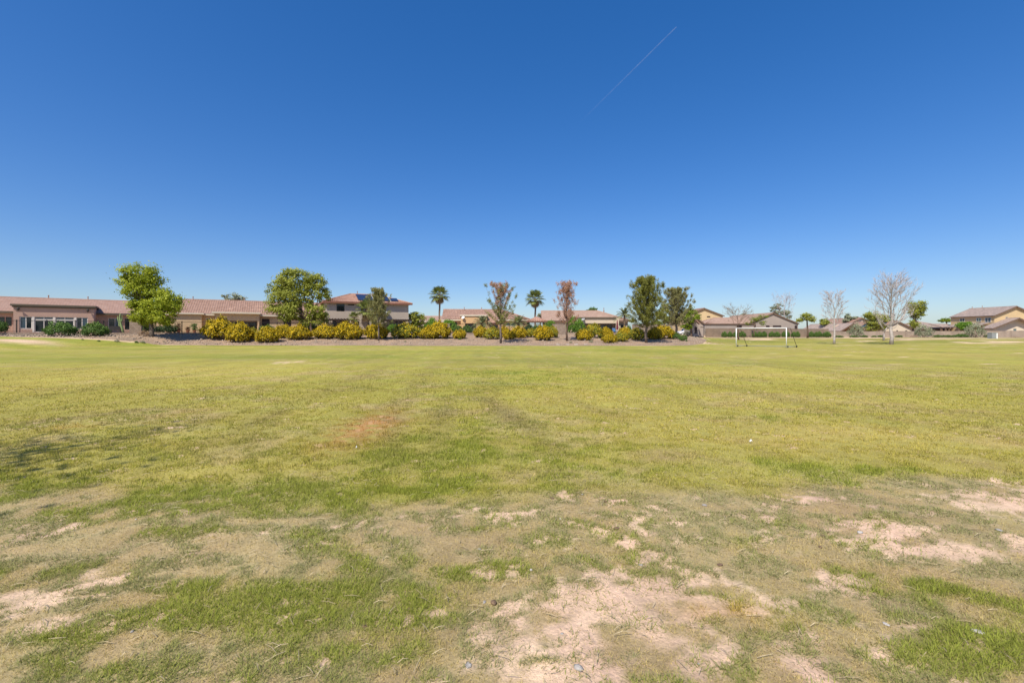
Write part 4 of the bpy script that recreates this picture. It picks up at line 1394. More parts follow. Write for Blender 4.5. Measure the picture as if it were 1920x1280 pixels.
# low hipped porch right of the parapet block
x2 = fd.x(937, off)
zp = fd.z(925, 605, off)
m = MB(); tile_slope(m, (x1 + .19, off - .4, zp), (1, 0, 0), Vector((0, 3.0, 1.35)), x2 - x1, 3.25, 0, 0.45); m.build('porch_roof', 'tile_red', t)
m = MB(); wall_open(m, x1 + .01, x2 - .3, -.3, zp - .1, off + .1, 0.3, [(fd.x(919, off), fd.x(933.5, off), 0.3, zp - .5)]); m.build('porch_wall', 'stucco_ochre', t)
window(t, fd.x(919, off), fd.x(933.5, off), 0.3, zp - .5, off + .25, 2, 1, 'frame_dark', 'glass', 0.06)
vent_pipe(t, fd.x(870.5, 4.6), 4.6, zrd - .2, 0.6); vent_pipe(t, fd.x(903, 5), 5.2, zrd, 0.4)
dish(t, fd.x(868.5, off), off, fd.z(868.5, 595.5, off), 'metal_white', 0.32)

# low far roof between house C and house D
ff = Fr(798, 118, 838, 118, 1.5)
t = thing('house', 'distant low house with plain pinkish roof, behind the left fan palm', 'house', ff.loc, ff.rz)
gable_parallel(t, -3, ff.L + 6, 0, 9, ff.z(815, 602), ff.z(815, 593, 4.5), 'tile_tan', 'stucco_beige', 0.5)

# ------------------------------------------------------------------ tiled gazebo
gx = px2w(1006, 86); gy = 86.0; gb = 1.5
t = thing('gazebo', 'square garden gazebo with red clay tile roof beside the dead pine', 'gazebo', (gx, gy, gb))
hw = 1.95; ze = py2z(602.5, gy - hw) - gb; zr = py2z(594, gy) - gb
k = hw / math.hypot(hw, zr - ze)
Lv = math.hypot(hw, zr - ze)
for a in range(4):
    m = MB(); rot = Matrix.Rotation(a * math.pi / 2, 3, 'Z')
    tile_slope(m, rot @ Vector((-hw, -hw, ze)), rot @ Vector((1, 0, 0)), rot @ Vector((0, hw, zr - ze)), 2 * hw, Lv * .999, k, k, 0.33, 0.07)
    m.build('roof', 'tile_red', t)
for sx in (-1, 1):
    for sy in (-1, 1):
        m = MB(); m.box(sx * 1.5 - .16, sx * 1.5 + .16, sy * 1.5 - .16, sy * 1.5 + .16, -0.05, ze - .18); m.build('post', 'stucco_ochre' if sx > 0 else 'wood_dark', t)
for sy in (-1, 1):
    m = MB(); m.box(-1.75, 1.75, sy * 1.5 - .10, sy * 1.5 + .10, ze - .178, ze - .02); m.build('beam', 'wood_dark', t)
for sx in (-1, 1):
    m = MB(); m.box(sx * 1.5 - .10, sx * 1.5 + .10, -1.399, 1.399, ze - .17, ze - .03); m.build('beam', 'wood_dark', t)

# ------------------------------------------------------------------ house E: beige stucco, gable end to the left
fe = Fr(1029, 91, 1183, 90.5, 1.4)
t = thing('house', 'beige stucco house with broad tan roof behind the dead brown pine', 'house', fe.loc, fe.rz)
zе = fe.z(1035, 601.5); zre = fe.z(1090, 583, 5.2)
oe = [(fe.x(1163.5), fe.x(1171), 1.2, 1.9)]
gable_parallel(t, -.9, fe.L - 0.6, 0, 10.4, zе, zre, 'tile_tan', 'stucco_beige', 0.5, False, True, 'trim_brown', True, oe)
window(t, *oe[0], 0.06, 1, 1, 'frame_dark', 'glass')
off = -2.6
x0, x1 = fe.x(1081, off), fe.x(1160.5, off); zt = fe.z(1090, 596.5, off); zo = fe.z(1100, 606, off)
ops = [(fe.x(1096, off), fe.x(1155, off), -.31, zo)]
m = MB(); wall_open(m, x0, x1, -.3, zt, off, .35, ops); m.box(x0, x0 + .3, off + .35, -.01, -.3, zt); m.box(x1 - .3, x1, off + .35, -.01, -.3, zt); m.build('patio_wall', 'stucco_beige', t)
m = MB(); m.box(x0 - .2, x1 - .6, off - .25, 0.9, zt + .004, zt + .2); m.build('parapet_cap', 'trim_dark', t)
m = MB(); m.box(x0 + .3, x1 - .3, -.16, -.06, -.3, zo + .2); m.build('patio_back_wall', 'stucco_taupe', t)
for p0, p1, pn in ((1107, 1120, 'glass_pale'), (1125, 1137, 'glass_blue'), (1138, 1147, 'glass')):
    window(t, fe.x(p0, -.2), fe.x(p1, -.2), 0.15, zo - .3, -.22, 1, 1, 'frame_dark', pn, .06, name='sliding_door')
vent_pipe(t, fe.x(1132.5, 5), 5.2, zre, 0.55)
dish(t, fe.x(1093, off), off, fe.z(1093, 598.5, off), 'metal_grey', 0.34)

# ------------------------------------------------------------------ houses on the right, gable ends to the field
def gf_house(label, apex, left, right, Y, depth, tile, wall, fascia='trim_brown', opens=(), over=0.45, front=True, base=None, pan='glass', porch=0.0, fr='frame_dark', nx=1):
    """apex, left and right are photograph pixels of the front gable at depth Y"""
    Xc = px2w(apex[0], Y)
    if base is None: base = float(ground_z(Xc, Y + 2))
    t = thing('house', label, 'house', (Xc, Y, base))
    ze = py2z((left[1] + right[1]) / 2, Y) - base; zr = py2z(apex[1], Y) - base
    xl = px2w(left[0], Y) - Xc; xr = px2w(right[0], Y) - Xc
    oo = [(px2w(a, Y) - Xc, px2w(b, Y) - Xc, py2z(d, Y) - base, py2z(c, Y) - base) for a, b, c, d in opens]
    gable_front(t, xl, xr, 0 + over + porch, depth, ze, zr, tile, wall, over, fascia, oo, 0.0, front, porch)
    for o in oo:
        window(t, *o, over + porch + .05, nx, 1, fr, pan, 0.06)
    return t, Xc, base

# house G: long taupe house behind the goal
tG, XG, bG = gf_house('long taupe house with wide gable behind the goal', (1450, 586.5), (1403, 606.5), (1499, 606.5), 112, 21, 'tile_tan', 'stucco_taupe', 'trim_brown',
                      [(1408, 1418, 609.5, 613.5), (1437, 1444, 610, 613.5), (1450, 1466, 610, 613.5), (1491, 1496, 610, 616.5)], over=0.22, pan='screen_brown', fr='screen_brown')
Yg = 112.22
xL = px2w(1319, Yg) - XG; xR = px2w(1406, Yg) - XG
wzg = [(px2w(1381.5, Yg) - XG, px2w(1391, Yg) - XG, py2z(614, Yg) - bG, py2z(610, Yg) - bG)]
gable_parallel(tG, xL + .3, xR + 1.2, .23, 8.4, py2z(607, Yg) - bG, py2z(596, Yg + 4) - bG, 'tile_tan', 'stucco_taupe', 0.15, True, False, 'trim_brown', True, wzg)
for o in wzg: window(tG, *o, .27, 2, 1, 'screen_brown', 'screen_brown', .06)
for a, b in ((1315, 1317), (1318.5, 1320)):
    pass
# entry gables at the left end of house G
tg, Xe, be = gf_house('small taupe entry wing with twin gables and arched opening, right of the parked car', (1309.5, 597.5), (1297.5, 606.5), (1322.5, 607.5), 108.5, 5.5, 'tile_clay', 'stucco_taupe',
                      'trim_brown', [(1315, 1316.6, 612, 614.5), (1318.2, 1319.8, 612, 614.5)], 0.35, pan='screen_brown')
m = MB()
ym = -1.35
xa = px2w(1304, 107.2) - Xe; wl = px2w(1298.8, 107.2) - Xe; wr = px2w(1310, 107.2) - Xe
z_e = py2z(606.5, 107.2) - be; z_r = py2z(602, 107.2) - be
ar0, ar1, az_ = px2w(1302, 107.2) - Xe, px2w(1307, 107.2) - Xe, py2z(612.5, 107.2) - be
wall_open(m, wl, wr, -.3, z_e, ym, .25, [(ar0, ar1, 0.35, az_)])
m.prism([(wl, ym, z_e), (wr, ym, z_e), (xa, ym, z_r)], (0, .25, 0))
m.box(wl, wl + .2, ym + .25, .34, -.3, z_e); m.box(wr - .2, wr, ym + .25, .34, -.3, z_e)
m.build('porch_wall', 'stucco_taupe', tg)
m = MB()
for i in range(6):      # arch head over the opening
    a0 = math.pi * i / 6; a1 = math.pi * (i + 1) / 6; c = (ar0 + ar1) / 2; r = (ar1 - ar0) / 2
    m.prism([(c - r * math.cos(a0), ym - .02, az_ - r + r * math.sin(a0)), (c - r * math.cos(a0), ym - .02, az_ + .06), (c - r * math.cos(a1), ym - .02, az_ + .06), (c - r * math.cos(a1), ym - .02, az_ - r + r * math.sin(a1))], (0, .2, 0))
m.build('arch', 'stucco_taupe', tg)
m = MB(); m.box(ar0 + .002, ar1 - .002, ym + .2, ym + .24, .35, az_); m.build('door', 'screen_brown', tg)
for sd in (-1, 1):
    m = MB()
    xe = wl - .3 if sd < 0 else wr + .3
    half = abs(xe - xa); V = Vector((-sd * half, 0, z_r + .35 - z_e)); L_ = V.length
    if sd < 0: tile_slope(m, (xe, 1.0, z_e - .02), (0, -1, 0), V, 2.7, L_)
    else: tile_slope(m, (xe, -1.7, z_e - .02), (0, 1, 0), V, 2.7, L_)
    m.build('porch_roof', 'tile_clay', tg)

# house F: tall tan gable beyond
tF, XF, bF = gf_house('tall tan two-storey gable rising behind the long taupe house', (1321, 577.5), (1283, 592), (1359, 592), 150, 16, 'tile_clay', 'stucco_yellow', 'trim_brown', [(1326.5, 1333, 592.5, 595)], pan='screen_brown')

tJ, XJ, bJ = gf_house('low brown-roofed house with orange gable porch behind the slim bare tree', (1600, 606), (1576, 620), (1627, 621), 125, 16, 'tile_grey', 'soffit_orange', 'trim_brown', [(1589, 1596, 616, 624), (1603, 1610, 616, 624)], 0.45, porch=1.6)
tK, XK, bK = gf_house('pale pink gable rising behind the low brown-roofed house', (1617, 595.5), (1584, 611), (1650, 611), 142, 14, 'tile_clay', 'stucco_cream', 'trim_brown')
tL, XL, bL = gf_house('cream gable house with solar panels behind the big bare tree', (1684, 601.5), (1650, 617), (1717, 619), 124, 15, 'tile_clay', 'stucco_cream', 'trim_brown',
                      [(1683, 1686, 619, 623), (1700, 1703.5, 619, 623)], 0.4)
# solar panels on the left slope of house L
xl = px2w(1650, 124) - XL; ze_ = py2z(618, 124) - bL; zr_ = py2z(601.5, 124) - bL
V = Vector((-xl, 0, zr_ - ze_)).normalized(); Nn = Vector((0, -1, 0)).cross(V)
for i in range(4):
    for r in range(2):
        O = Vector((xl, 2.2 + i * 1.75, ze_)) + V * (1.0 + r * 1.8) + Nn * .17
        m = MB(); m.prism([O, O + V * 1.7, O + V * 1.7 + Vector((0, 1.6, 0)), O + Vector((0, 1.6, 0))], Nn * .05); m.build('solar_panel', 'solar', tL)

fm = Fr(1735, 130, 1775, 130, float(ground_z(105, 130)))
t = thing('house', 'low house with long hipped brown roof between the leaning tree and the round green tree', 'house', fm.loc, fm.rz)
gable_parallel(t, -2.5, fm.L + 3.2, 0, 13, fm.z(1750, 616.5), fm.z(1750, 602, 6.5), 'tile_grey', 'stucco_taupe', .5, True, True, 'trim_brown')
off = -4
m = MB(); zz = fm.z(1770, 613, off); xa_, xb_ = fm.x(1766, off), fm.x(1799, off)
tile_slope(m, (xa_, off, zz), (1, 0, 0), Vector((0, 4.0, 1.0)), xb_ - xa_, 4.1); m.build('porch_roof', 'tile_grey', t)
for p in (1768, 1782, 1797):
    a = fm.x(p, off); m = MB(); m.box(a - .18, a + .18, off + .3, off + .66, -.05, zz - .1); m.build('post', 'trim_brown', t)

# house N: two storeys at the right edge
YN = 115.0
bN = float(ground_z(px2w(1907, YN), YN + 3))
XN = px2w(1907, YN)
t = thing('house', 'two-storey tan house with grey-brown tile roof at right edge of photo', 'house', (XN, YN, bN))
zeN = py2z(591.5, YN) - bN; zrN = py2z(574, YN) - bN
xl = px2w(1868, YN) - XN; xr = -xl
gable_front(t, xl - .45, xr + .45, .45, 11.5, zeN, zrN, 'tile_grey', 'stucco_yellow', .45, 'trim_brown', [(px2w(1889, YN) - XN, px2w(1894.5, YN) - XN, py2z(602.5, YN) - bN, py2z(594, YN) - bN)])
window(t, px2w(1889, YN) - XN, px2w(1894.5, YN) - XN, py2z(602.5, YN) - bN, py2z(594, YN) - bN, .5, 1, 2, 'frame_white', 'glass_blue', .07)
# windows on its left flank
for p0, p1, q0, q1, pn in ((1800, 1809, 596.5, 603, 'glass'), (1831, 1840, 595.5, 602.5, 'glass_green'), (1847, 1858.5, 595, 604, 'glass_blue')):
    ya = (XN + xl) / ((p1 - CX) / F); yb = (XN + xl) / ((p0 - CX) / F)
    z0 = py2z(q1, ya) - bN; z1 = py2z(q0, ya) - bN
    w = window(t, xl - .035, xl - .035 + (yb - ya), z0, z1, yb - YN, 2, 1, 'frame_white', pn, .08, -math.pi / 2)
m = MB()
for q in (0, 1):
    pass
pz = py2z(612.5, 117) - bN
tile_slope(m, (xl - 4.2, 9.5, pz), (0, -1, 0), Vector((4.0, 0, 1.1)), 8, 4.15); m.build('porch_roof', 'tile_grey', t)
for yy in (1.8, 5.5, 9.2):
    m = MB(); m.box(xl - 4.1, xl - 3.75, yy - .18, yy + .18, -.05, pz - .12); m.build('post', 'trim_brown', t)
vent_pipe(t, 0, 8.5, zrN, .5); vent_pipe(t, -.2, 11, zrN, .4)

tO, XO, bO = gf_house('low cream gable house with brown porch, lowest at right edge of photo', (1912, 596), (1862, 615.5), (1962, 615.5), 112.5, 2.0, 'tile_grey', 'stucco_cream', 'trim_brown',
                      [(1912, 1917, 606, 611), (1910, 1916, 616, 620)], .4, porch=0.8, pan='glass_green', fr='metal_grey')

# ------------------------------------------------------------------ walls and fences along the lots
def line_wall(name, label, X0, X1, zb, zt, th, mat, cat='wall', step=1.5, cap=None, off=0.0, ztf=None):
    """wall following the lot line from X0 to X1; its foot follows the ground"""
    t = thing(name, label, cat, (X0, float(cur(_W, X0)) + off, 0))
    n = max(1, int((X1 - X0) / step))
    m = MB(); c = MB()
    xs = np.linspace(X0, X1, n + 1)
    ys = cur(_W, xs) + off
    for a in range(n):
        p = Vector((xs[a] - X0, ys[a] - ys[0], 0)); q = Vector((xs[a + 1] - X0, ys[a + 1] - ys[0], 0))
        d = (q - p).normalized(); nn = Vector((-d.y, d.x, 0)) * th / 2
        z0 = zb; z1 = zt
        m.prism([p - nn + Vector((0, 0, z0)), q - nn + Vector((0, 0, z0)), q + nn + Vector((0, 0, z0)), p + nn + Vector((0, 0, z0))], (0, 0, z1 - z0))
        if cap:
            n2 = nn * 1.3
            c.prism([p - n2 + Vector((0, 0, z1)), q - n2 + Vector((0, 0, z1)), q + n2 + Vector((0, 0, z1)), p + n2 + Vector((0, 0, z1))], (0, 0, 0.07))
    m.build('blocks', mat, t)
    if cap: c.build('coping', cap, t)
    return t

line_wall('retaining_wall', 'low brown block kerb wall below the iron fences along the gravel bank', -78, 31.5, 0.9, 1.62, 0.28, 'stone_wall')
def lotx(px):
    """x on the lot line seen at pixel px"""
    xs = np.linspace(-90, 120, 8000); ys = cur(_W, xs)
    return float(xs[np.argmin(np.abs(CX + F * xs / ys - px))])

def iron_fence(label, pa, pb, h=1.5):
    X0, X1 = lotx(pa), lotx(pb)
    zb = 1.62
    Y0 = float(cur(_W, X0))
    t = thing('iron_fence', label, 'fence', (X0, Y0, zb), 0, 'iron view fences along the lots')
    n = max(1, int((X1 - X0) / 2.3))
    xs = np.linspace(X0, X1, n + 1); ys = cur(_W, xs)
    for x, y in zip(xs, ys):
        m = MB(); m.box(x - X0 - .04, x - X0 + .04, y - Y0 - .04, y - Y0 + .04, -.02, h + .06); m.build('post', 'metal_black', t)
    pk = MB()
    for a in range(n):
        p = Vector((xs[a] - X0, ys[a] - Y0, 0)); q = Vector((xs[a + 1] - X0, ys[a + 1] - Y0, 0))
        d = (q - p).normalized()
        for z in (0.12, h - .04):
            m = MB(); m.tube([p + d * .045 + Vector((0, 0, z)), q - d * .045 + Vector((0, 0, z))], .028, 4); m.build('rail', 'metal_black', t)
        k = int((q - p).length / .13)
        for i in range(1, k):
            r = p.lerp(q, i / k)
            pk.tube([r + Vector((0, 0, .12)), r + Vector((0, 0, h - .04))], .010, 3, False)
    o = pk.build('pickets', 'metal_black', t); o['kind'] = 'stuff'
    return t
iron_fence('black iron fence in front of the rose stucco bungalow', -30, 244)
iron_fence('black iron fence in front of the tan stucco bungalow', 292, 560)
iron_fence('black iron fence in front of the two-storey grey house', 600, 770)
iron_fence('black iron fence in front of the ochre house, between two block wall panels', 845, 1035)
iron_fence('black iron fence in front of the beige house with tan roof', 1062, 1200)

def wall_panel(label, pa, pb, ytop):
    X0, X1 = lotx(pa), lotx(pb); Y0 = float(cur(_W, X0)) - .20
    zt = py2z(ytop, Y0)
    t = thing('wall_panel', label, 'wall', (X0, Y0, 0))
    Y1 = float(cur(_W, X1)) - .20
    p = Vector((0, 0, 1.0)); q = Vector((X1 - X0, Y1 - Y0, 1.0)); d = (q - p).normalized(); nn = Vector((-d.y, d.x, 0)) * .24
    m = MB(); m.prism([p - nn, q - nn, q + nn, p + nn], (0, 0, zt - 1.07)); m.build('blocks', 'stone_wall', t)
    m = MB(); nn *= 1.2
    m.prism([v + Vector((0, 0, zt - 1.07)) for v in (p - nn - d * .05, q - nn + d * .05, q + nn + d * .05, p + nn - d * .05)], (0, 0, .07)); m.build('coping', 'stone_wall', t)
wall_panel('stacked block wall panel at foot of the leftmost leafy tree', 246, 268, 600.5)
wall_panel('tall block wall panel behind shrubs below the left fan palm', 826, 843, 606.5)
wall_panel('tall block wall panel left of the dead brown pine', 1035.5, 1060, 607)

def straight_wall(name, label, pa, Ya, pb, Yb, ytopa, ytopb, mat, th=.22, cap=True):
    A = Vector((px2w(pa, Ya), Ya, 0)); B = Vector((px2w(pb, Yb), Yb, 0))
    za, zb_ = py2z(ytopa, Ya), py2z(ytopb, Yb)
    t = thing(name, label, 'wall', A)
    q = B - A; d = q.normalized(); nn = Vector((-d.y, d.x, 0)) * th / 2
    m = MB()
    up = Vector((0, 0, 1))
    z0 = 0.1
    vs = [-nn + up * z0, q - nn + up * z0, q + nn + up * z0, nn + up * z0, -nn + up * za, q - nn + up * zb_, q + nn + up * zb_, nn + up * za]
    i = len(m.v); m.v += [tuple(v) for v in vs]
    m.f += [(0, 3, 2, 1), (4, 5, 6, 7), (0, 1, 5, 4), (1, 2, 6, 5), (2, 3, 7, 6), (3, 0, 4, 7)]
    m.build('blocks', mat, t)
    m = MB(); nn = nn * 1.25
    m.v += [tuple(v) for v in (-nn + up * za, q - nn + up * zb_, q + nn + up * zb_, nn + up * za, -nn + up * (za + .06), q - nn + up * (zb_ + .06), q + nn + up * (zb_ + .06), nn + up * (za + .06))]
    m.f += [(0, 3, 2, 1), (4, 5, 6, 7), (0, 1, 5, 4), (1, 2, 6, 5), (2, 3, 7, 6), (3, 0, 4, 7)]
    m.build('coping', mat, t)
    # pilasters every few metres
    L_ = q.length
    for k in range(1, int(L_ / 6)):
        p = q * (k * 6 / L_); zz = za + (zb_ - za) * (k * 6 / L_)
        m = MB(); m.box(p.x - .22, p.x + .22, p.y - .2, p.y + .2, z0, zz + .10); m.build('pilaster', mat, t)
    return t
straight_wall('block_wall', 'tan block wall behind the goal, in front of the long taupe house', 1323, 110, 1553, 110, 616, 617, 'block_taupe')
straight_wall('block_wall', 'long brown block wall running to right edge of photo', 1554, 111, 1990, 108, 621.5, 620.3, 'block_tan')
straight_wall('block_wall', 'pinkish block wall behind the tall pine', 1186, 84.5, 1260, 89, 608, 608.5, 'block_tan')
# ------------------------------------------------------------------ soccer goal
def soccer_goal():
    A = hit(1380.5, 650.0); B = hit(1474.5, 652.0)
    base = Vector(((A.x + B.x) / 2, (A.y + B.y) / 2, 0))
    t = thing('soccer_goal', 'portable white soccer goal without net on the right of the field', 'goal', base)
    a = A - base; b = B - base; a.z = b.z = 0.03
    d = (b - a).normalized(); bk = Vector((1.9, 1.1, 0)).normalized()
    h = py2z(614.8, B.y) - 0.03
    r = 0.047
    for p in (a, b):
        m = MB(); m.tube([p, p + Vector((0, 0, h))], r, 10); m.build('post', 'metal_white', t, True)
    m = MB(); m.tube([a + Vector((0, 0, h)) - d * r, b + Vector((0, 0, h)) + d * r], r, 10); m.build('crossbar', 'metal_white', t, True)
    for p, nm in ((a, 'back_stay'), (b, 'back_stay')):
        top = p + Vector((0, 0, h - .02)); k1 = top + bk * 0.75; ft = p + bk * 1.95 + Vector((0, 0, .08))
        m = MB(); m.tube([top, k1, k1.lerp(ft, .5), ft], [.022] * 4, 7); m.build(nm, 'metal_black', t, True)
        m = MB(); m.tube([p + Vector((0, 0, .07)), ft], .035, 7); m.build('ground_bar', 'metal_grey', t, True)
        for q in (ft, p + bk * 0.25 + Vector((0, 0, .08))):
            w = MB(); ax = d * .05
            w.tube([q - ax, q + ax], .10, 12); w.build('wheel', 'rubber', t)
    m = MB(); m.tube([a + bk * 1.95 + Vector((0, 0, .06)), b + bk * 1.95 + Vector((0, 0, .06))], .03, 7); m.build('rear_bar', 'metal_grey', t, True)
soccer_goal()

# ------------------------------------------------------------------ parked car in the side street
def parked_car():
    Y = 124.0
    X = px2w(1287, Y)
    bz = float(ground_z(X, Y))
    t = thing('parked_car', 'white car with dark windows, parked between the pale pine and the taupe entry gable', 'car', (X, Y, bz), R(4))
    def section(prof, w, inset=0.0):
        m = MB()
        n = len(prof)
        for s, yy in ((-1, -w), (1, w)):
            m.v += [(x, yy * (1 - inset * max(0, (z - 1.0))), z) for x, z in prof]
        m.f.append(tuple(range(n))); m.f.append(tuple(range(2 * n - 1, n - 1, -1)))
        for k in range(n):
            m.f.append((k, n + k, n + (k + 1) % n, (k + 1) % n))
        return m
    body = [(-2.35, .38), (-2.40, .75), (-2.30, 1.05), (-1.3, 1.12), (-.72, 1.74), (1.6, 1.80), (2.15, 1.72), (2.32, 1.12), (2.36, .40)]
    o = section(body, .92, .16).build('body', 'car_paint', t)
    bv = o.modifiers.new('bevel', 'BEVEL'); bv.width = .05; bv.segments = 2
    for s in (-1, 1):
        for x0, x1, xa, xb in ((-1.02, -.02, -.60, -.02), (.06, 1.0, .06, 1.0), (1.08, 1.95, 1.08, 1.85)):
            m = MB()
            y0 = s * (.92 * (1 - .16 * .14) + .012); y1 = s * (.92 * (1 - .16 * .68) + .012)
            m.prism([(x0, y0, 1.14), (x1, y0, 1.14), (xb, y1, 1.66), (xa, y1, 1.66)], (0, s * .012, 0)); m.build('window', 'glass', t)
    m = MB(); m.prism([(-1.24, -.76, 1.18), (-1.24, .76, 1.18), (-.80, .70, 1.68), (-.80, -.70, 1.68)], (-.03, 0, .02)); m.build('windscreen', 'glass', t)
    for x in (-1.5, 1.45):
        for s in (-1, 1):
            w = MB(); w.tube([(x, s * .74, .34), (x, s * .95, .34)], .34, 16); wo_ = w.build('wheel', 'rubber', t)
            w = MB(); w.tube([(x, s * .951, .34), (x, s * .965, .34)], .21, 12); w.build('rim', 'metal_pale', wo_)
    for s in (-1, 1):
        m = MB(); m.box(-2.42, -2.36, s * .62 - .16, s * .62 + .16, .78, .94); m.build('headlight', 'glass_pale', t)
        m = MB(); m.box(2.335, 2.37, s * .7 - .12, s * .7 + .12, .85, 1.1); m.build('tail_light', 'lamp_red', t)
parked_car()

# ------------------------------------------------------------------ patio umbrella, chairs, utility cabinet
b = Vector((px2w(1157.3, 84), 84, 1.42))
t = thing('patio_umbrella', 'closed maroon patio umbrella on the beige house terrace', 'umbrella', b)
m = MB(); m.tube([(0, 0, 0), (0, 0, 2.55)], .025, 6); m.build('pole', 'metal_grey', t)
m = MB(); m.lathe([(.03, 2.62), (.07, 2.45), (.13, 1.9), (.17, 1.25), (.20, .85), (.12, .82)], (0, 0, 0), 10); m.build('canopy', 'canvas_maroon', t)
m = MB(); m.lathe([(.28, 0), (.28, .06), (.08, .10), (.05, .25)], (0, 0, 0), 12); m.build('base', 'metal_grey', t)

def patio_chair(label, px, Y, mat, rz):
    x = px2w(px, Y); t = thing('patio_chair', label, 'chair', (x, Y, float(ground_z(x, Y))), rz)
    m = MB(); m.box(-.3, .3, -.28, .28, .40, .50); m.build('seat', mat, t)
    m = MB(); m.prism([(-.3, .24, .5), (.3, .24, .5), (.3, .38, 1.05), (-.3, .38, 1.05)], (0, .07, 0)); m.build('backrest', mat, t)
    for sx in (-1, 1):
        for sy in (-1, 1):
            m = MB(); m.box(sx * .27 - .02, sx * .27 + .02, sy * .25 - .02, sy * .25 + .02, 0, .4); m.build('leg', 'metal_black', t)
        m = MB(); m.box(sx * .32 - .025, sx * .32 + .025, -.26, .26, .62, .66); m.build('armrest', 'metal_black', t)
patio_chair('blue cushioned patio chair left of the maroon umbrella', 1153, 83.0, 'cushion_blue', .4)

def bench(label, px0, px1, Y):
    x0, x1 = px2w(px0, Y), px2w(px1, Y)
    t = thing('patio_bench', label, 'bench', (x0, Y, 1.55), R(24))
    w = x1 - x0
    m = MB(); m.box(0, w, 0, .6, .42, .54); m.build('seat', 'frame_dark', t)
    m = MB(); m.box(0, w, .54, .64, .545, 1.0); m.build('backrest', 'frame_dark', t)
    for x in (.05, w - .05):
        for y in (.05, .55):
            m = MB(); m.box(x - .04, x + .04, y - .04, y + .04, 0, .419); m.build('leg', 'frame_dark', t)
bench('dark patio bench behind the iron fence, left of the pale cactus', 202, 220, 64.5)

b = hit(1861, 634.5)
t = thing('utility_cabinet', 'pale grey metal utility cabinet standing before the long wall at far right', 'cabinet', b)
hh = py2z(623.3, b.y) - b.z
m = MB(); m.box(-.55, .30, -.4, .4, -.05, hh - .06); m.build('body', 'metal_grey', t)
m = MB(); m.box(-.60, .35, -.45, .45, hh - .059, hh); m.build('lid', 'metal_pale', t)
m = MB(); m.box(.302, .58, -.38, .36, -.05, hh - .10); m.build('side_box', 'metal_white', t)
m = MB(); m.box(-.50, .25, -.42, -.401, .1, hh - .2); m.build('door', 'metal_grey', t)

# saguaro-like cactus and potted plants on the terraces
b = Vector((px2w(227, 63.5), 63.5, 1.55))
t = thing('cactus', 'pale branching cactus behind the fence by the leftmost leafy tree', 'cactus', b)
m = MB()
m.tube([(.35, 0, -.05), (.2, 0, .5), (-.05, 0, 1.3), (-.15, 0, 2.3), (-.12, 0, 2.75)], [.13, .14, .13, .11, .03], 8); m.build('stem', 'cactus', t, True)
for pts in ([(-.02, 0, 1.2), (-.35, .05, 1.5), (-.48, .05, 2.0), (-.5, .05, 2.4)], [(-.1, 0, 1.5), (.18, -.05, 1.75), (.2, -.05, 2.5)], [(.1, 0, .8), (-.3, 0, 1.1), (-.34, 0, 1.6)]):
    m = MB(); m.tube(pts, [.09] * (len(pts) - 1) + [.03], 7); m.build('arm', 'cactus', t, True)

def potted(label, px, Y, h, kind):
    x = px2w(px, Y); t = thing('potted_plant', label, 'plant', (x, Y, 1.55))
    m = MB(); m.lathe([(.16, 0), (.24, .38), (.27, .38), (.27, .44), (.20, .44), (.18, .36)], (0, 0, 0), 10); m.build('pot', 'terracotta', t)
    rg = np.random.default_rng(int(px))
    n = 420
    q = rg.uniform(0, 1, n)
    P = np.stack([rg.normal(0, .13 + .05 * kind, n), rg.normal(0, .13, n), .42 + q * (h - .45)], 1)
    o = obj('foliage', leaf_mesh('foliage', P, 0.13, ['leaf_dry', 'leaf_dark', 'leaf_hedge'][kind], rg.uniform(0, 1, n)), t)
    m = MB(); m.tube([(0, 0, .3), (.03, 0, h * .85)], [.03, .015], 5); m.build('stem', 'bark_brown', t)
potted('dry branching potted plant left of two others before the tan bungalow', 335, 67.5, 1.5, 0)
potted('short dry potted plant, middle of three before the tan bungalow', 352, 67.9, .95, 0)
potted('slim green potted plant, right of three before the tan bungalow', 364.5, 68.2, 1.45, 2)

# ------------------------------------------------------------------ trees
def B(px, Y):
    x = px2w(px, Y); return Vector((x, Y, float(ground_z(x, Y))))

b = hit(284, 631)
leafy_tree('leafy_tree', 'tall bright green leafy tree with stepped crown, leftmost tree', b, px_lobes(b.y, b, [
    (263, 513, 33, 22), (250, 531, 26, 20), (283, 522, 22, 22), (262, 547, 25, 18), (262, 566, 20, 17), (298, 563, 30, 25), (322, 566, 24, 22), (283, 586, 28, 20), (314, 588, 26, 17), (262, 590, 16, 17), (333, 573, 14, 14), (244, 515, 15, 12), (297, 600, 20, 10), (268, 603, 17, 10), (318, 602, 16, 8), (270, 576, 22, 16), (283, 548, 20, 16)]),
    26000, .19, 'leaf_ash', 'bark_grey', .22, .9, sub=22, sig=.17)
b = hit(582, 630)
leafy_tree('leafy_tree', 'wide green leafy tree in front of the tan bungalow, right of the yellow shrubs', b, px_lobes(b.y, b, [
    (525, 530, 24, 20), (548, 524, 25, 22), (572, 522, 26, 22), (595, 530, 20, 20), (518, 548, 20, 18), (605, 550, 17, 17), (545, 552, 30, 22), (527, 572, 24, 18), (548, 580, 26, 20), (572, 600, 18, 17), (596, 582, 20, 16), (597, 598, 17, 13), (536, 596, 16, 10), (580, 560, 14, 18)]),
    26000, .19, 'leaf_mesquite', 'bark_brown', .24, .9, stems=2, sub=22, sig=.17)

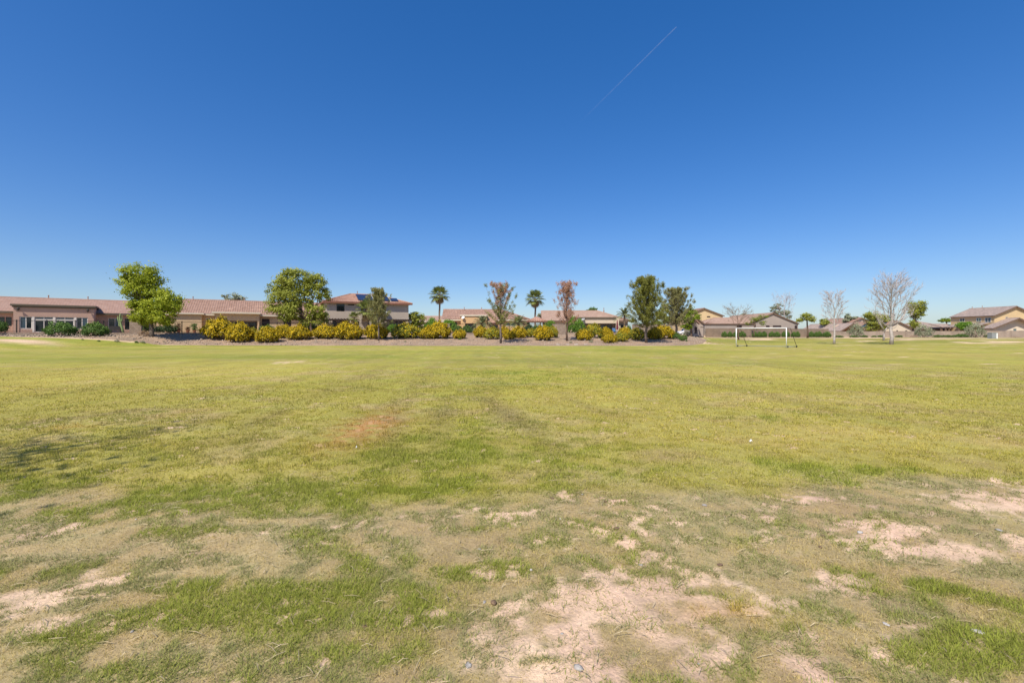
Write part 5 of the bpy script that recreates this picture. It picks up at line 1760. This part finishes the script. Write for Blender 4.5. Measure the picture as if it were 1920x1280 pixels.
PINES = 'young pines along the lawn edge'
b = hit(710, 638.5)
pine_tree('pine_tree', 'small dusty pine standing before the two-storey grey house', b, py2z(549, b.y) - b.z, 3.5, 11, ['needle_pine_pale'], 44, .10, .30, PINES, topw=.6)
b = hit(939, 643.5)
def dead_mid(u, az, rr):
    if u > .62 and abs(math.sin(az * .5 + .9)) < .75: return 1
    return 1 if rr.random() < .08 else 0
pine_tree('pine_tree', 'sparse half-dead pine with brown top among the yellow shrubs', b, py2z(541, b.y) - b.z, 4.3, 12, ['needle_pine', 'needle_dead'], 38, .13, .30, PINES, .62, dead_mid, 1.35, .7)
b = hit(1063, 639)
pine_tree('dead_pine_tree', 'dead pine with all needles rust brown, right of the right fan palm', b, py2z(538, b.y) - b.z, 3.7, 13, ['needle_dead'], 36, .12, .27, PINES, .6, None, 2.3, .45)
b = hit(1212, 642.5)
pine_tree('pine_tree', 'tallest and fullest green pine, right of the row of yellow shrubs', b, py2z(529, b.y) - b.z, 5.5, 14, ['needle_pine'], 104, .16, .24, PINES, 1.0, None, 1.0, .5)
b = B(1267.5, 82)
pine_tree('pine_tree', 'paler wide pine directly right of the tallest pine', b, py2z(547, b.y) - b.z, 6.6, 15, ['needle_pine_pale'], 108, .20, .20, PINES, 1.0, None, 1.0, .45)

b = B(824, 104)
fan_palm('fan_palm', 'tallest fan palm with slim trunk, left of the ochre house', b, py2z(554, 104) - b.z, 2.7, 21, True, .22)
b = B(1003.5, 103)
fan_palm('fan_palm', 'fan palm rising behind the tiled gazebo', b, py2z(561, 103) - b.z, 2.6, 22, True, .22)
b = B(690, 77.5)
fan_palm('fan_palm', 'short shaggy fan palm with dead fronds before the two-storey house', b, py2z(583, 77.5) - b.z, 2.4, 23, True, .16, 28)
b = B(664, 76.5)
fan_palm('fan_palm', 'smallest fan palm left of the shaggy one at the two-storey house', b, py2z(596, 76.5) - b.z, 1.25, 24, True, .12, 20)
b = B(905, 86)
date_palm('feather_palm', 'low arching feather palm before the ochre house patio', b, py2z(606, 86) - b.z, 2.5, 31)
b = B(972, 86)
date_palm('feather_palm', 'low arching feather palm left of the tiled gazebo', b, py2z(606, 86) - b.z, 2.6, 32)
b = B(1171, 85)
date_palm('feather_palm', 'slender feather palm at right end of the beige house', b, py2z(592, 85) - b.z, 2.3, 33, 26, .17, 1.4)

# bare and half-bare trees on the right
b = hit(1564, 645.3)
branch_tree('bare_tree', 'slim bare pale tree, left of the two on the right lawn', b, py2z(546, b.y) - b.z, 1.75, 'bark_white', 'twig_white', .14, 15, 10, 9, 1.3, 41, start=.34)
b = hit(1671, 645.6)
branch_tree('bare_tree', 'largest bare pale tree with wide twiggy crown on the right lawn', b, py2z(520, b.y) - b.z, 2.75, 'bark_white', 'twig_white', .21, 22, 11, 11, 1.25, 42, start=.26, mat3=.007)
# leaning Y-shaped pale tree
b = hit(1657, 638.5)
t = thing('forked_tree', 'pale bare tree forking low into two long leaning limbs', 'tree', b)
k = b.y / F
def q(px, py): return Vector(((px - 1657) * k, 0, (638.5 - py) * k))
m = MB()
m.tube([q(1657, 641), q(1657, 628), q(1658.5, 620)], [.16, .14, .13], 8)
limbs = [[q(1658.5, 620), q(1652, 612), q(1645, 603), q(1640, 594), q(1632, 584)], [q(1658.5, 620), q(1668, 611), q(1685, 604), q(1702, 596), q(1716, 590), q(1722, 578)], [q(1685, 604), q(1698, 590), q(1703, 580)], [q(1664, 615), q(1670, 600), q(1672, 588)]]
for li, l in enumerate(limbs):
    for i, p in enumerate(l): p.y += (-.25, .3, .5, -.4)[li] * i / 2
    m.tube(l, [.11 * (1 - .17 * i) for i in range(len(l))], 6)
m.build('trunk', 'bark_white', t, True)
tw = MB(); rr = random.Random(5)
for l in limbs:
    for j in range(26):
        i = rr.randint(1, len(l) - 2); p = l[i].lerp(l[i + 1], rr.random())
        d = Vector((rr.uniform(-1, 1), rr.uniform(-1, 1), rr.uniform(.1, 1.4))).normalized() * rr.uniform(.5, 1.3)
        tw.tube([p, p + d * .5, p + d], [.02, .014, .006], 3, False)
        for s in range(4):
            a = p + d * rr.uniform(.4, 1); e = a + Vector((rr.uniform(-1, 1), rr.uniform(-1, 1), rr.uniform(-.2, 1))) * .4
            tw.tube([a, e], [.008, .004], 3, False)
tw.build('crown', 'twig_white', t)

b = hit(1385, 637)
branch_tree('bare_tree', 'small twisted thin-leaved tree just behind the goal left post', b, py2z(579, b.y) - b.z, 2.5, 'bark_brown', 'twig_brown', .13, 10, 8, 7, .8, 43, lean=-.03, start=.45, leaf=('leaf_sage', 2, .07, .35))
b = hit(1412, 632.5)
leafy_tree('palo_verde', 'small yellow-green tree leaning right, behind the goal', b, px_lobes(b.y, b, [(1413, 601, 11, 5), (1422, 598, 12, 6), (1430, 593, 9, 5), (1432, 605, 9, 5), (1405, 606, 9, 3)]), 2000, .14, 'leaf_yellow_green', 'bark_brown', .09, .5, sub=14)
b = B(1471, 122)
branch_tree('bare_tree', 'tall wispy bare tree rising behind the long taupe house', b, py2z(552, 122) - b.z, 3.2, 'bark_white', 'twig_white', .16, 12, 9, 8, 1.2, 44, start=.45)
b = B(1462, 140)
leafy_tree('eucalyptus', 'grey-green patchy tree behind the long taupe house roof', b, px_lobes(140, b, [(1445, 579, 5, 5), (1462, 574, 11, 6), (1473, 586, 12, 6), (1457, 585, 8, 5), (1479, 594, 6, 4)]), 2600, .28, 'leaf_sage', 'bark_grey', .2, 1, sub=14)
b = hit(1514, 633.5)
leafy_tree('palo_verde', 'small feathery green tree with bent trunk right of the goal', b, px_lobes(b.y, b, [(1511, 596, 13, 8), (1503, 599, 8, 6), (1520, 598, 8, 6), (1511, 591, 9, 5)]), 2400, .13, 'leaf_mesquite', 'bark_brown', .15, .5, sub=16, asp=1.8)
b = B(1638, 119)
leafy_tree('mesquite_tree', 'bushy green mesquite behind the wall, left of the biggest bare tree', b, px_lobes(119, b, [(1632, 592, 14, 10), (1648, 596, 14, 9), (1638, 605, 15, 9), (1660, 598, 10, 8), (1634, 615, 12, 8), (1624, 590, 8, 5), (1652, 610, 12, 8)]), 6500, .25, 'leaf_mesquite', 'bark_brown', .2, .6)
b = B(1711, 116)
leafy_tree('mesquite_tree', 'tall narrow green tree behind the wall, right of the biggest bare tree', b, px_lobes(116, b, [(1718, 572, 17, 9), (1726, 580, 12, 8), (1710, 584, 9, 8), (1722, 592, 12, 6), (1712, 606, 9, 10)]), 5200, .25, 'leaf_mesquite', 'bark_brown', .22, .7)
b = B(1811, 112.5)
leafy_tree('citrus_tree', 'round glossy green tree before the two-storey house at right edge', b, px_lobes(112.5, b, [(1810, 609, 11, 8), (1803, 613, 6, 6), (1818, 606, 5, 4)]), 3200, .22, 'leaf_bright', 'bark_brown', .12, .3)

FARG = 'trees beyond the houses'
def far_tree(label, px, Y, lobes, n, leaf, mat, sub=18, name='background_tree', asp=1.0):
    b = B(px, Y)
    leafy_tree(name, label, b, px_lobes(Y, b, lobes), n, leaf, mat, 'bark_brown', .2, .5, FARG, sub=sub, asp=asp)
far_tree('thin wispy tree tip above the tan bungalow roof', 437, 100, [(437, 558, 17, 8), (425, 558, 9, 6), (450, 560, 11, 6)], 1300, .17, 'leaf_sage', 14, asp=2.0)
far_tree('feathery green tree right of the two-storey grey house', 781, 88, [(778, 592, 14, 10), (786, 600, 13, 12), (773, 604, 12, 12), (784, 612, 14, 10)], 5200, .17, 'leaf_mesquite', asp=1.6)
far_tree('dark treetop above the beige house roof', 1113, 120, [(1113, 580, 9, 4), (1103, 583, 5, 3)], 700, .28, 'leaf_hedge')
far_tree('small pale treetop left of the beige house gable', 1013, 130, [(1012, 593, 7, 6)], 700, .25, 'leaf_sage')
far_tree('bright yellow-green tree between the two green pines', 1246, 100, [(1247, 577, 10, 8), (1240, 590, 10, 9), (1250, 600, 10, 8)], 2800, .26, 'leaf_yellow_green')
far_tree('bright green tree right behind the pale wide pine', 1296, 104, [(1296, 584, 12, 10), (1303, 596, 9, 8), (1290, 600, 12, 9), (1287, 612, 12, 6)], 4200, .26, 'leaf_yellow_green')
far_tree('round green treetop behind the low wall left of the slim bare tree', 1548, 135, [(1548, 602, 8, 5), (1543, 606, 8, 3), (1553, 606, 6, 3)], 1300, .3, 'leaf_mesquite')
far_tree('dull grey-green treetop right of the slim bare tree', 1592, 145, [(1590, 594, 8, 7), (1600, 598, 8, 6), (1584, 600, 6, 6)], 2200, .3, 'leaf_sage')
far_tree('low yellow-green treetop left of the two-storey house at right edge', 1776, 150, [(1776, 600, 10, 4), (1768, 601, 7, 3)], 1000, .3, 'leaf_yellow_green')
far_tree('dark green treetop behind the left part of the long taupe house', 1398, 150, [(1396, 592, 9, 4)], 500, .3, 'leaf_sage')
# tree left of the frame whose shade falls on the lawn
b = Vector((-9.3, 0.3, float(ground_z(-9.3, 0.3))))
leafy_tree('leafy_tree', 'sparse leafy tree just outside the left edge, known by its thin shade on the lawn', b, [((0, 0, 6.2), 2.2, 2.2, 1.3), ((1.4, 1.6, 5.8), 1.5, 1.5, 1.0), ((-1, -.8, 5.8), 1.5, 1.5, 1.1), ((1.2, -.9, 7.0), 1.5, 1.5, .9)], 1500, .11, 'leaf_mesquite', 'bark_brown', .12, .6, sig=.3)

# ------------------------------------------------------------------ shrubs
YS = 'yellow-flowering shrubs on the gravel bank'
rows = [
 (383, 436, 599.5, 634, 'biggest yellow shrub, first at left end of the yellow row'),
 (428, 470, 606.6, 640, 'second yellow shrub from left, overlapping the biggest one'),
 (465, 483, 616, 635, 'small yellow shrub tucked between second and fourth of row'),
 (482, 523, 615, 641, 'low round yellow shrub, fourth from left and nearest the lawn'),
 (516, 547, 610, 632.6, 'yellow shrub at left below the wide leafy tree, partly covered'),
 (541, 582, 611.5, 636, 'yellow shrub directly in front of the wide leafy tree trunk'),
 (589, 631, 610, 634, 'yellow shrub right of the wide leafy tree trunk'),
 (628, 677, 606, 635, 'large golden shrub in front of the left pergola'),
 (685, 726, 608, 634.5, 'yellow shrub behind the small dusty pine trunk'),
 (737, 787, 608, 633.5, 'wide yellow shrub in front of the right pergola'),
 (786, 818, 614, 634.5, 'yellow shrub left of the tall one below the left fan palm'),
 (804, 843, 604.5, 634, 'tall yellow shrub right below the left fan palm'),
 (850, 874, 619, 634.5, 'small single yellow shrub with gravel on both sides'),
 (889, 914, 613, 632.3, 'yellow shrub in front of the ochre house patio openings'),
 (908, 938, 615, 635.3, 'yellow shrub immediately left of the half-dead pine trunk'),
 (935, 957, 613.5, 631.8, 'yellow shrub partly hidden by the half-dead pine trunk'),
 (944, 967, 620, 636, 'small low yellow shrub right of the half-dead pine trunk'),
 (959, 987, 614, 633, 'yellow shrub below the feather palm left of the gazebo'),
 (986, 1005, 617, 632, 'greenest small shrub of the yellow row, below the gazebo'),
 (1003, 1034, 612, 638, 'big yellow shrub left of the block wall panel by dead pine'),
 (1023, 1046, 613, 633, 'yellow shrub touching the block wall panel by dead pine'),
 (1080, 1109, 618, 637.5, 'yellow shrub first to the right of the dead pine trunk'),
 (1096, 1130, 609, 633, 'tall olive-yellow shrub right of the dead pine'),
 (1125, 1148, 615, 633, 'yellow shrub in front of the beige house sliding doors'),
 (1130, 1156, 627, 642.5, 'lowest yellow shrub of the right group, nearest the lawn'),
 (1153, 1178, 622.5, 640, 'low yellow shrub left of the tallest pine, near lawn'),
 (1160, 1183, 614, 630.5, 'yellow shrub below the slender feather palm'),
 (1180, 1210, 616, 637, 'yellow shrub just left of the tallest pine trunk'),
 (1213, 1240, 615, 636, 'yellow shrub just right of the tallest pine trunk'),
 (1226, 1261, 611.5, 634.3, 'last and brightest yellow shrub at right end of row'),
]
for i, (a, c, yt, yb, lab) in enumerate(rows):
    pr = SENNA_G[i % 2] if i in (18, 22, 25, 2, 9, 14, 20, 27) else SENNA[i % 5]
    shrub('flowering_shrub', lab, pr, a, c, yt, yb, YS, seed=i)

for i, (a, c, yt, yb, pr, lab, Y) in enumerate([
 (92, 138, 604, 629.5, GREEN[0], 'dark green shrub in front of the sliding doors, rose bungalow', None),
 (160, 200, 606, 629.8, GREEN[1], 'dark green shrub right of the glazed patio block', None),
 (-14, 10, 602, 627, GREEN[0], 'dark green shrub cut by left edge of photo', None),
 (1254, 1277, 624, 635.5, GREEN[1], 'low green shrub right of the last yellow shrub', None),
 (1274, 1288, 628.5, 639, GREEN[0], 'small green shrub near the lawn corner left of taupe house', None),
 (1281, 1296, 621, 629.5, SAGE[0], 'grey sage bush in front of the parked car', None),
 (797, 823, 597, 612, HEDGE[0], 'bright green rounded hedge behind the tall yellow shrub', 88),
 (826, 856, 600, 622, HEDGE[1], 'green rounded hedge at left end of the ochre house', 84),
 (851, 867, 610, 624, GREEN[0], 'dark green bush left of the ochre house sliding door', 82),
 (866, 885, 611, 624, GREEN[1], 'dark green bush in front of the ochre house sliding door', 81.5),
 (726, 748, 608, 625, HEDGE[1], 'green bush between the right pergola and its yellow shrub', 77),
 (1018, 1047, 602, 614, HEDGE[0], 'clipped green hedge behind the block wall panel by dead pine', 84),
 (1061, 1084, 594, 622, HEDGE[1], 'tall dark green bush right behind the dead pine', 84),
 (1077, 1097, 599, 621, HEDGE[0], 'lighter green bush touching the beige house patio', 83.5),
 (982, 1000, 609, 625, DARK[0], 'dark bush below the tiled gazebo, left one', 81.5),
 (998, 1014, 610, 625, GREEN[0], 'dark bush below the tiled gazebo, right one', 81.8),
 (1216, 1246, 602, 614, HEDGE[1], 'green hedge top showing behind the wall right of tallest pine', 92),
 (1174, 1184, 611, 622, GREEN[1], 'small dark bush under the slender feather palm', 82),
 (292, 332, 609, 626, DARK[0], 'dark shaded bush right of the leftmost tree trunk', 67),
 (255, 283, 599, 627, DARK[0], 'dark drooping bush left of the leftmost tree trunk', 63.2),
 (261, 281, 619, 630.5, DRY[0], 'brown dry bush at foot of the leftmost tree', None),
 (488, 516, 610, 625, GREEN[0], 'green bush under the right windows of the tan bungalow', 70),
 (556, 600, 606, 630, DARK[0], 'dark bush in the shade around the wide leafy tree trunk', 71),
 (1282, 1300, 606, 622, HEDGE[0], 'bright green bush above the parked car', 128),
]):
    shrub('shrub', lab, pr, a, c, yt, yb, None, Y, seed=i)

HB = 'clipped round hedge bushes before the tan wall'
balls = [(1353.5, 1363), (1364.5, 1373), (1374.5, 1383.5), (1385, 1397.5), (1411, 1418.5), (1419.5, 1429), (1427.5, 1437.5), (1442, 1452), (1450.5, 1462.5), (1466, 1473.5), (1472, 1480.5), (1484, 1492.5), (1490.5, 1499.5), (1515.5, 1526.5), (1527, 1534), (1531.5, 1541), (1543.5, 1557)]
bl = ['leftmost clipped round bush before the tan wall', 'second clipped bush from left before the tan wall', 'clipped bush just left of the goal left post', 'clipped bush just right of the goal left post',
      'small clipped bush at foot of the yellow-green tree', 'left bush of the first touching pair inside the goal frame', 'right bush of the first touching pair inside the goal frame', 'left bush of the second touching pair inside the goal frame',
      'right bush of the second touching pair inside the goal frame', 'clipped bush just left of the goal right post', 'clipped bush touching the goal right post', 'left bush of the pair right of the goal',
      'right bush of the pair right of the goal', 'clipped bush right of the bent feathery tree trunk', 'small clipped bush of the pair between feathery and bare tree', 'larger clipped bush of the pair between feathery and bare tree', 'wide clipped bush at right end of the row, left of slim bare tree']
for i, ((a, c), lab) in enumerate(zip(balls, bl)):
    shrub('hedge_bush', lab, BALL[i % 2], a, c, 621.8 + (i % 3) * .3, 631.2, HB, 107.5 - (i % 3) * .4, seed=i, depth=1.0)
for i, (a, c, yt, pr, Y, lab) in enumerate([
 (1593, 1617, 607, SAGE[0], 107, 'pale sage bush before the orange gable porch'),
 (1718, 1746, 609.5, SAGE[1], 106, 'pale sage bush right of the biggest bare tree'),
 (1813, 1843, 606.5, SAGE[0], 106, 'widest pale sage bush, before the two-storey house at right'),
 (1594, 1609, 629, GREEN[0], 103, 'low green mound below the pale sage bush before orange porch'),
 (1614, 1626, 628.5, GREEN[1], 103, 'low green mound second right of the slim bare tree'),
 (1634, 1643, 629, GREEN[0], 103, 'low green mound left of the forked pale tree'),
 (1646, 1656, 628.5, GREEN[1], 103, 'low green mound touching the forked pale tree'),
 (1567, 1580, 628.8, GREEN[0], 104, 'low green mound right beside the slim bare tree'),
 (1680, 1691, 628.5, GREEN[0], 104, 'low green mound right beside the biggest bare tree'),
 (1707, 1719, 628.5, DRY[0], 104, 'low dry brown mound left of the middle sage bush'),
 (1751, 1766, 628, GREEN[1], 104, 'low green mound right of the middle sage bush'),
 (1768, 1787, 628, GREEN[0], 104, 'low green mound between two others by the long wall'),
 (1788, 1812, 626.5, GREEN[1], 104, 'largest low green mound, left of the widest sage bush'),
 (1846, 1858, 627, GREEN[0], 105, 'low green mound left of the utility cabinet'),
 (1897, 1910, 631, DRY[0], 104, 'low dry tuft right of the utility cabinet'),
]):
    shrub('wall_shrub', lab, pr, a, c, yt, 633, 'planting before the right walls', Y, seed=i)

# low weeds on the gravel bank
wd = 'small weeds on the gravel bank'
for i, (px, py, w) in enumerate([(219, 641, 8), (256, 642.5, 6), (267, 643, 8), (185, 640, 5), (307, 641, 4), (155, 637, 4), (1070, 643, 6), (862, 636.5, 6), (1108, 642, 8), (1287, 640, 4), (990, 640, 5), (760, 641, 4)]):
    lab = ['weed tuft left of three below the leftmost tree', 'weed tuft, left of the touching pair below the leftmost tree', 'weed tuft, right of the touching pair below the leftmost tree', 'weed on gravel below the second dark shrub', 'tiny weed right below the leftmost tree', 'tiny weed below gap between two dark shrubs',
           'weed right of the dead pine foot', 'weed below the small single yellow shrub', 'weed below yellow shrub right of dead pine', 'weed at gravel corner near the small green shrub', 'weed on gravel below the greenest small shrub', 'weed on gravel below the right pergola shrub'][i]
    shrub('weed', lab, (GREEN if i % 2 else SAGE)[i % 2], px - w / 2, px + w / 2, py - w * .5, py, wd, cat='weed', seed=i)

# ------------------------------------------------------------------ stones and litter on the turf
def stone(label, px, py, wpx, mat, flatn=.35, name='stone', cat='stone', seed=1, asp=.7):
    x, y = flat(px, py)
    z = float(ground_z(x, y))
    r = wpx / F * y / 2
    rg = np.random.default_rng(seed)
    V, Fc = [], []
    nl, ns = 6, 9
    for i in range(nl):
        ph = math.pi * (i / (nl - 1))
        for j in range(ns):
            th = 2 * math.pi * j / ns
            k = 1 + rg.uniform(-.18, .18)
            V.append((r * k * math.sin(ph) * math.cos(th), r * asp * k * math.sin(ph) * math.sin(th), r * flatn * 2 * (0.42 - .5 * math.cos(math.pi - ph) * -1 - .42) * (1 + rg.uniform(-.1, .1))))
    for i in range(nl - 1):
        for j in range(ns):
            Fc.append((i * ns + j, i * ns + (j + 1) % ns, (i + 1) * ns + (j + 1) % ns, (i + 1) * ns + j))
    me = arr_mesh(name, np.array(V), np.array(Fc), None, mat)
    o = obj(name, me, None, (x, y, z + r * flatn * .45))
    o.rotation_euler = (rg.uniform(-.15, .15), rg.uniform(-.15, .15), rg.uniform(0, 6))
    tag(o, label, cat)
for i, a in enumerate([
 ('grey angular stone on the bare soil at bottom centre', 1085, 1249, 20, 'stone_blue', .55),
 ('flat blue-grey stone sunk in bare soil at bottom, left of centre', 878, 1243, 17, 'stone_blue', .2),
 ('large flat pale stone in the grass near bottom right corner', 1834, 1184, 24, 'stone_pale', .3),
 ('pale rounded stone on patchy turf right of centre', 1613, 998, 12, 'stone_pale', .45),
 ('flat grey stone on bare soil near the right edge', 1873, 999, 13, 'stone_blue', .3),
 ('small pale upright stone left of the bare patch', 996, 1067, 6, 'stone_pale', .8),
 ('grey flat stone in grass below the brown clods', 899, 1028, 7, 'stone_blue', .4),
 ('grey stone at the top edge of the bare patch', 1201, 1057, 9, 'stone_blue', .4),
 ('small blue-grey stone touching the brown clod above bare patch', 908, 1125, 9, 'stone_blue', .5),
 ('blue-grey pebble in the middle of the bare patch', 1054, 1184, 7, 'stone_blue', .4),
 ('flat pale stone on soil among grass at lower right', 1661, 1164, 14, 'stone_pale', .25),
 ('small pale pebble in turf at upper centre', 1051, 973, 5, 'stone_pale', .5),
 ('grey pebble on the small bare scuff right of centre', 1484, 935, 6, 'stone_blue', .5),
 ('dark grey pebble on turf right of the brown clods', 1321, 950, 9, 'stone_blue', .5),
 ('tiny bluish pebble at lower left among dry turf', 248, 1184, 8, 'stone_blue', .4),
 ('pale pebble in green turf at left', 255, 976, 5, 'stone_pale', .5),
 ('tiny blue pebble at far top of the worn turf', 1092, 928, 5, 'stone_blue', .5),
 ('grey pebble on bare soil below the right of centre', 1310, 1236, 7, 'stone_blue', .4),
]):
    stone(*a, seed=i + 3)
for i, a in enumerate([
 ('brown earth clod at the upper edge of the bare patch', 926, 1127, 16, 'stone_brown', .5),
 ('brown earth clod in turf, leftmost of three at upper centre', 1035, 936, 8, 'stone_brown', .5),
 ('brown earth clod in turf, rightmost of three at upper centre', 1135, 941, 8, 'stone_brown', .5),
 ('dark small clod in turf, lowest of three at upper centre', 1049, 959, 5, 'stone_brown', .6),
 ('brown clod of dead grass right of centre', 1155, 992, 13, 'stone_brown', .4),
 ('reddish dark clod right of centre on dry turf', 1350, 1057, 14, 'stone_brown', .25),
 ('reddish small clod on dry turf at centre right', 1543, 1005, 8, 'stone_brown', .4),
 ('reddish clod below another on dry turf at centre right', 1538, 1028, 9, 'stone_brown', .35),
 ('reddish clod at far left edge of the bare patch', 684, 1171, 9, 'stone_brown', .4),
]):
    stone(*a, name='clod', cat='clod', seed=i + 50)
def litter(label, px, py, w, mat='paper'):
    x, y = flat(px, py); z = float(ground_z(x, y)) + .02
    s = w / F * y / 2
    m = MB(); m.prism([(-s, -s * .6, 0), (-s * .1, -s * .7, .018), (s, -s * .5, .003), (s * .9, s * .6, .02), (0, s * .5, .03), (-s * .9, s * .7, .006)], (0, 0, .004))
    o = m.build('paper_scrap', mat); o.location = (x, y, z); tag(o, label, 'litter')
litter('white paper scrap lying on the turf right of centre', 1408, 830, 4.5)
litter('tiny white scrap on turf left of the dark soil patch', 668, 843, 2.5)

# dry grass stalks lying in the foreground
def stalks():
    m = MB(); rr = random.Random(9)
    for i in range(900):
        y = math.sqrt(rr.uniform(1.8 ** 2, 5.0 ** 2)); x = rr.uniform(-1.15, 1.15) * y
        z = float(ground_z(x, y)) + rr.uniform(.006, .02)
        a = rr.uniform(0, math.pi); l = rr.uniform(.03, .10)
        m.tube([(x, y, z), (x + l * math.cos(a) * .5, y + l * math.sin(a) * .5, z + rr.uniform(0, .012)), (x + l * math.cos(a), y + l * math.sin(a), z)], [.0014, .0018, .001], 3, False)
    o = m.build('dry_stalks', 'blade_dry'); o['kind'] = 'stuff'
    tag(o, 'loose dry straw coloured stalks scattered over the foreground turf', 'dry grass')
stalks()

# pale edging stones at the lawn edge below the dead pine
for i, px in enumerate((1046, 1064, 1080, 1098)):
    p = hit(px, 646)
    m = MB(); m.prism([(-.22, -.12, -.05), (.2, -.14, -.05), (.24, .1, -.05), (-.18, .13, -.05)], (0, 0, .12))
    o = m.build('edging_stone', 'stone_pale'); o.location = p
    tag(o, ['first from left', 'second from left', 'third from left', 'rightmost'][i] + ' of four pale edging stones at the lawn edge', 'stone', 'pale edging stones')

# rocks strewn over the gravel bank
def bank_rocks():
    V, Fc, n = [], [], 0
    rg = np.random.default_rng(77)
    for i in range(2600):
        x = rg.uniform(-60, 32); e, w = float(cur(_E, x)), float(cur(_W, x))
        y = e + .3 + (w - e - .6) * rg.uniform(0, 1)
        r = rg.uniform(.04, .11) * (1.6 if rg.random() < .06 else 1)
        z = float(ground_z(x, y))
        for k in range(8):
            V.append((x + r * (1 if k & 1 else -1) * rg.uniform(.5, 1), y + r * (1 if k & 2 else -1) * rg.uniform(.5, 1), z + (r * .9 * rg.uniform(.6, 1.1) if k & 4 else -.03)))
        for f in ((0, 2, 3, 1), (4, 5, 7, 6), (0, 1, 5, 4), (1, 3, 7, 5), (3, 2, 6, 7), (2, 0, 4, 6)):
            Fc.append([n + q for q in f])
        n += 8
    o = obj('bank_rocks', arr_mesh('bank_rocks', np.array(V), np.array(Fc), None, 'gravel_rock'))
    o['kind'] = 'stuff'; tag(o, 'loose rocks strewn over the gravel bank', 'rocks')
bank_rocks()

# ------------------------------------------------------------------ contrail high in the sky
def contrail():
    ALT = 9000.0
    def at(px, py):
        Y = ALT / ((HY - py) / F); return Vector((px2w(px, Y), Y, ALT + EYE))
    a, b = at(1268, 51), at(1085, 232)
    mtl, nt, out = newmat('contrail')
    L = nt.links.new
    at_ = N(nt, 'ShaderNodeAttribute', attribute_name='tint')
    tr = N(nt, 'ShaderNodeBsdfTransparent'); d = N(nt, 'ShaderNodeBsdfDiffuse'); d.inputs['Color'].default_value = (.9, .9, .9, 1)
    tl = N(nt, 'ShaderNodeBsdfTranslucent'); tl.inputs['Color'].default_value = (.9, .9, .9, 1)
    ad = N(nt, 'ShaderNodeMixShader'); ad.inputs[0].default_value = .5
    L(d.outputs[0], ad.inputs[1]); L(tl.outputs[0], ad.inputs[2])
    mx = N(nt, 'ShaderNodeMixShader'); L(at_.outputs['Fac'], mx.inputs[0]); L(tr.outputs[0], mx.inputs[1]); L(ad.outputs[0], mx.inputs[2]); L(mx.outputs[0], out.inputs[0])
    n = 40; V, T, Fc = [], [], []
    d_ = (b - a).normalized(); s = d_.cross(Vector((0, 0, 1))).normalized(); u = s.cross(d_)
    org = a
    for i in range(n + 1):
        t = i / n; p = a.lerp(b, t) - org
        r = 11 + 14 * t
        for j in range(8):
            an = math.pi * 2 * j / 8
            V.append(p + s * r * math.cos(an) + u * r * math.sin(an)); T.append(.13 * (1 - t) ** 1.1 * (.75 + .25 * math.sin(i * 1.7)) if i else 0.12)
    for i in range(n):
        for j in range(8):
            Fc.append((i * 8 + j, i * 8 + (j + 1) % 8, i * 8 + 8 + (j + 1) % 8, i * 8 + 8 + j))
    o = obj('contrail', arr_mesh('contrail', np.array([tuple(v) for v in V]), np.array(Fc), np.array(T), 'contrail', smooth=True), None, org)
    tag(o, 'thin white contrail fading downwards in the upper right sky', 'contrail')
contrail()
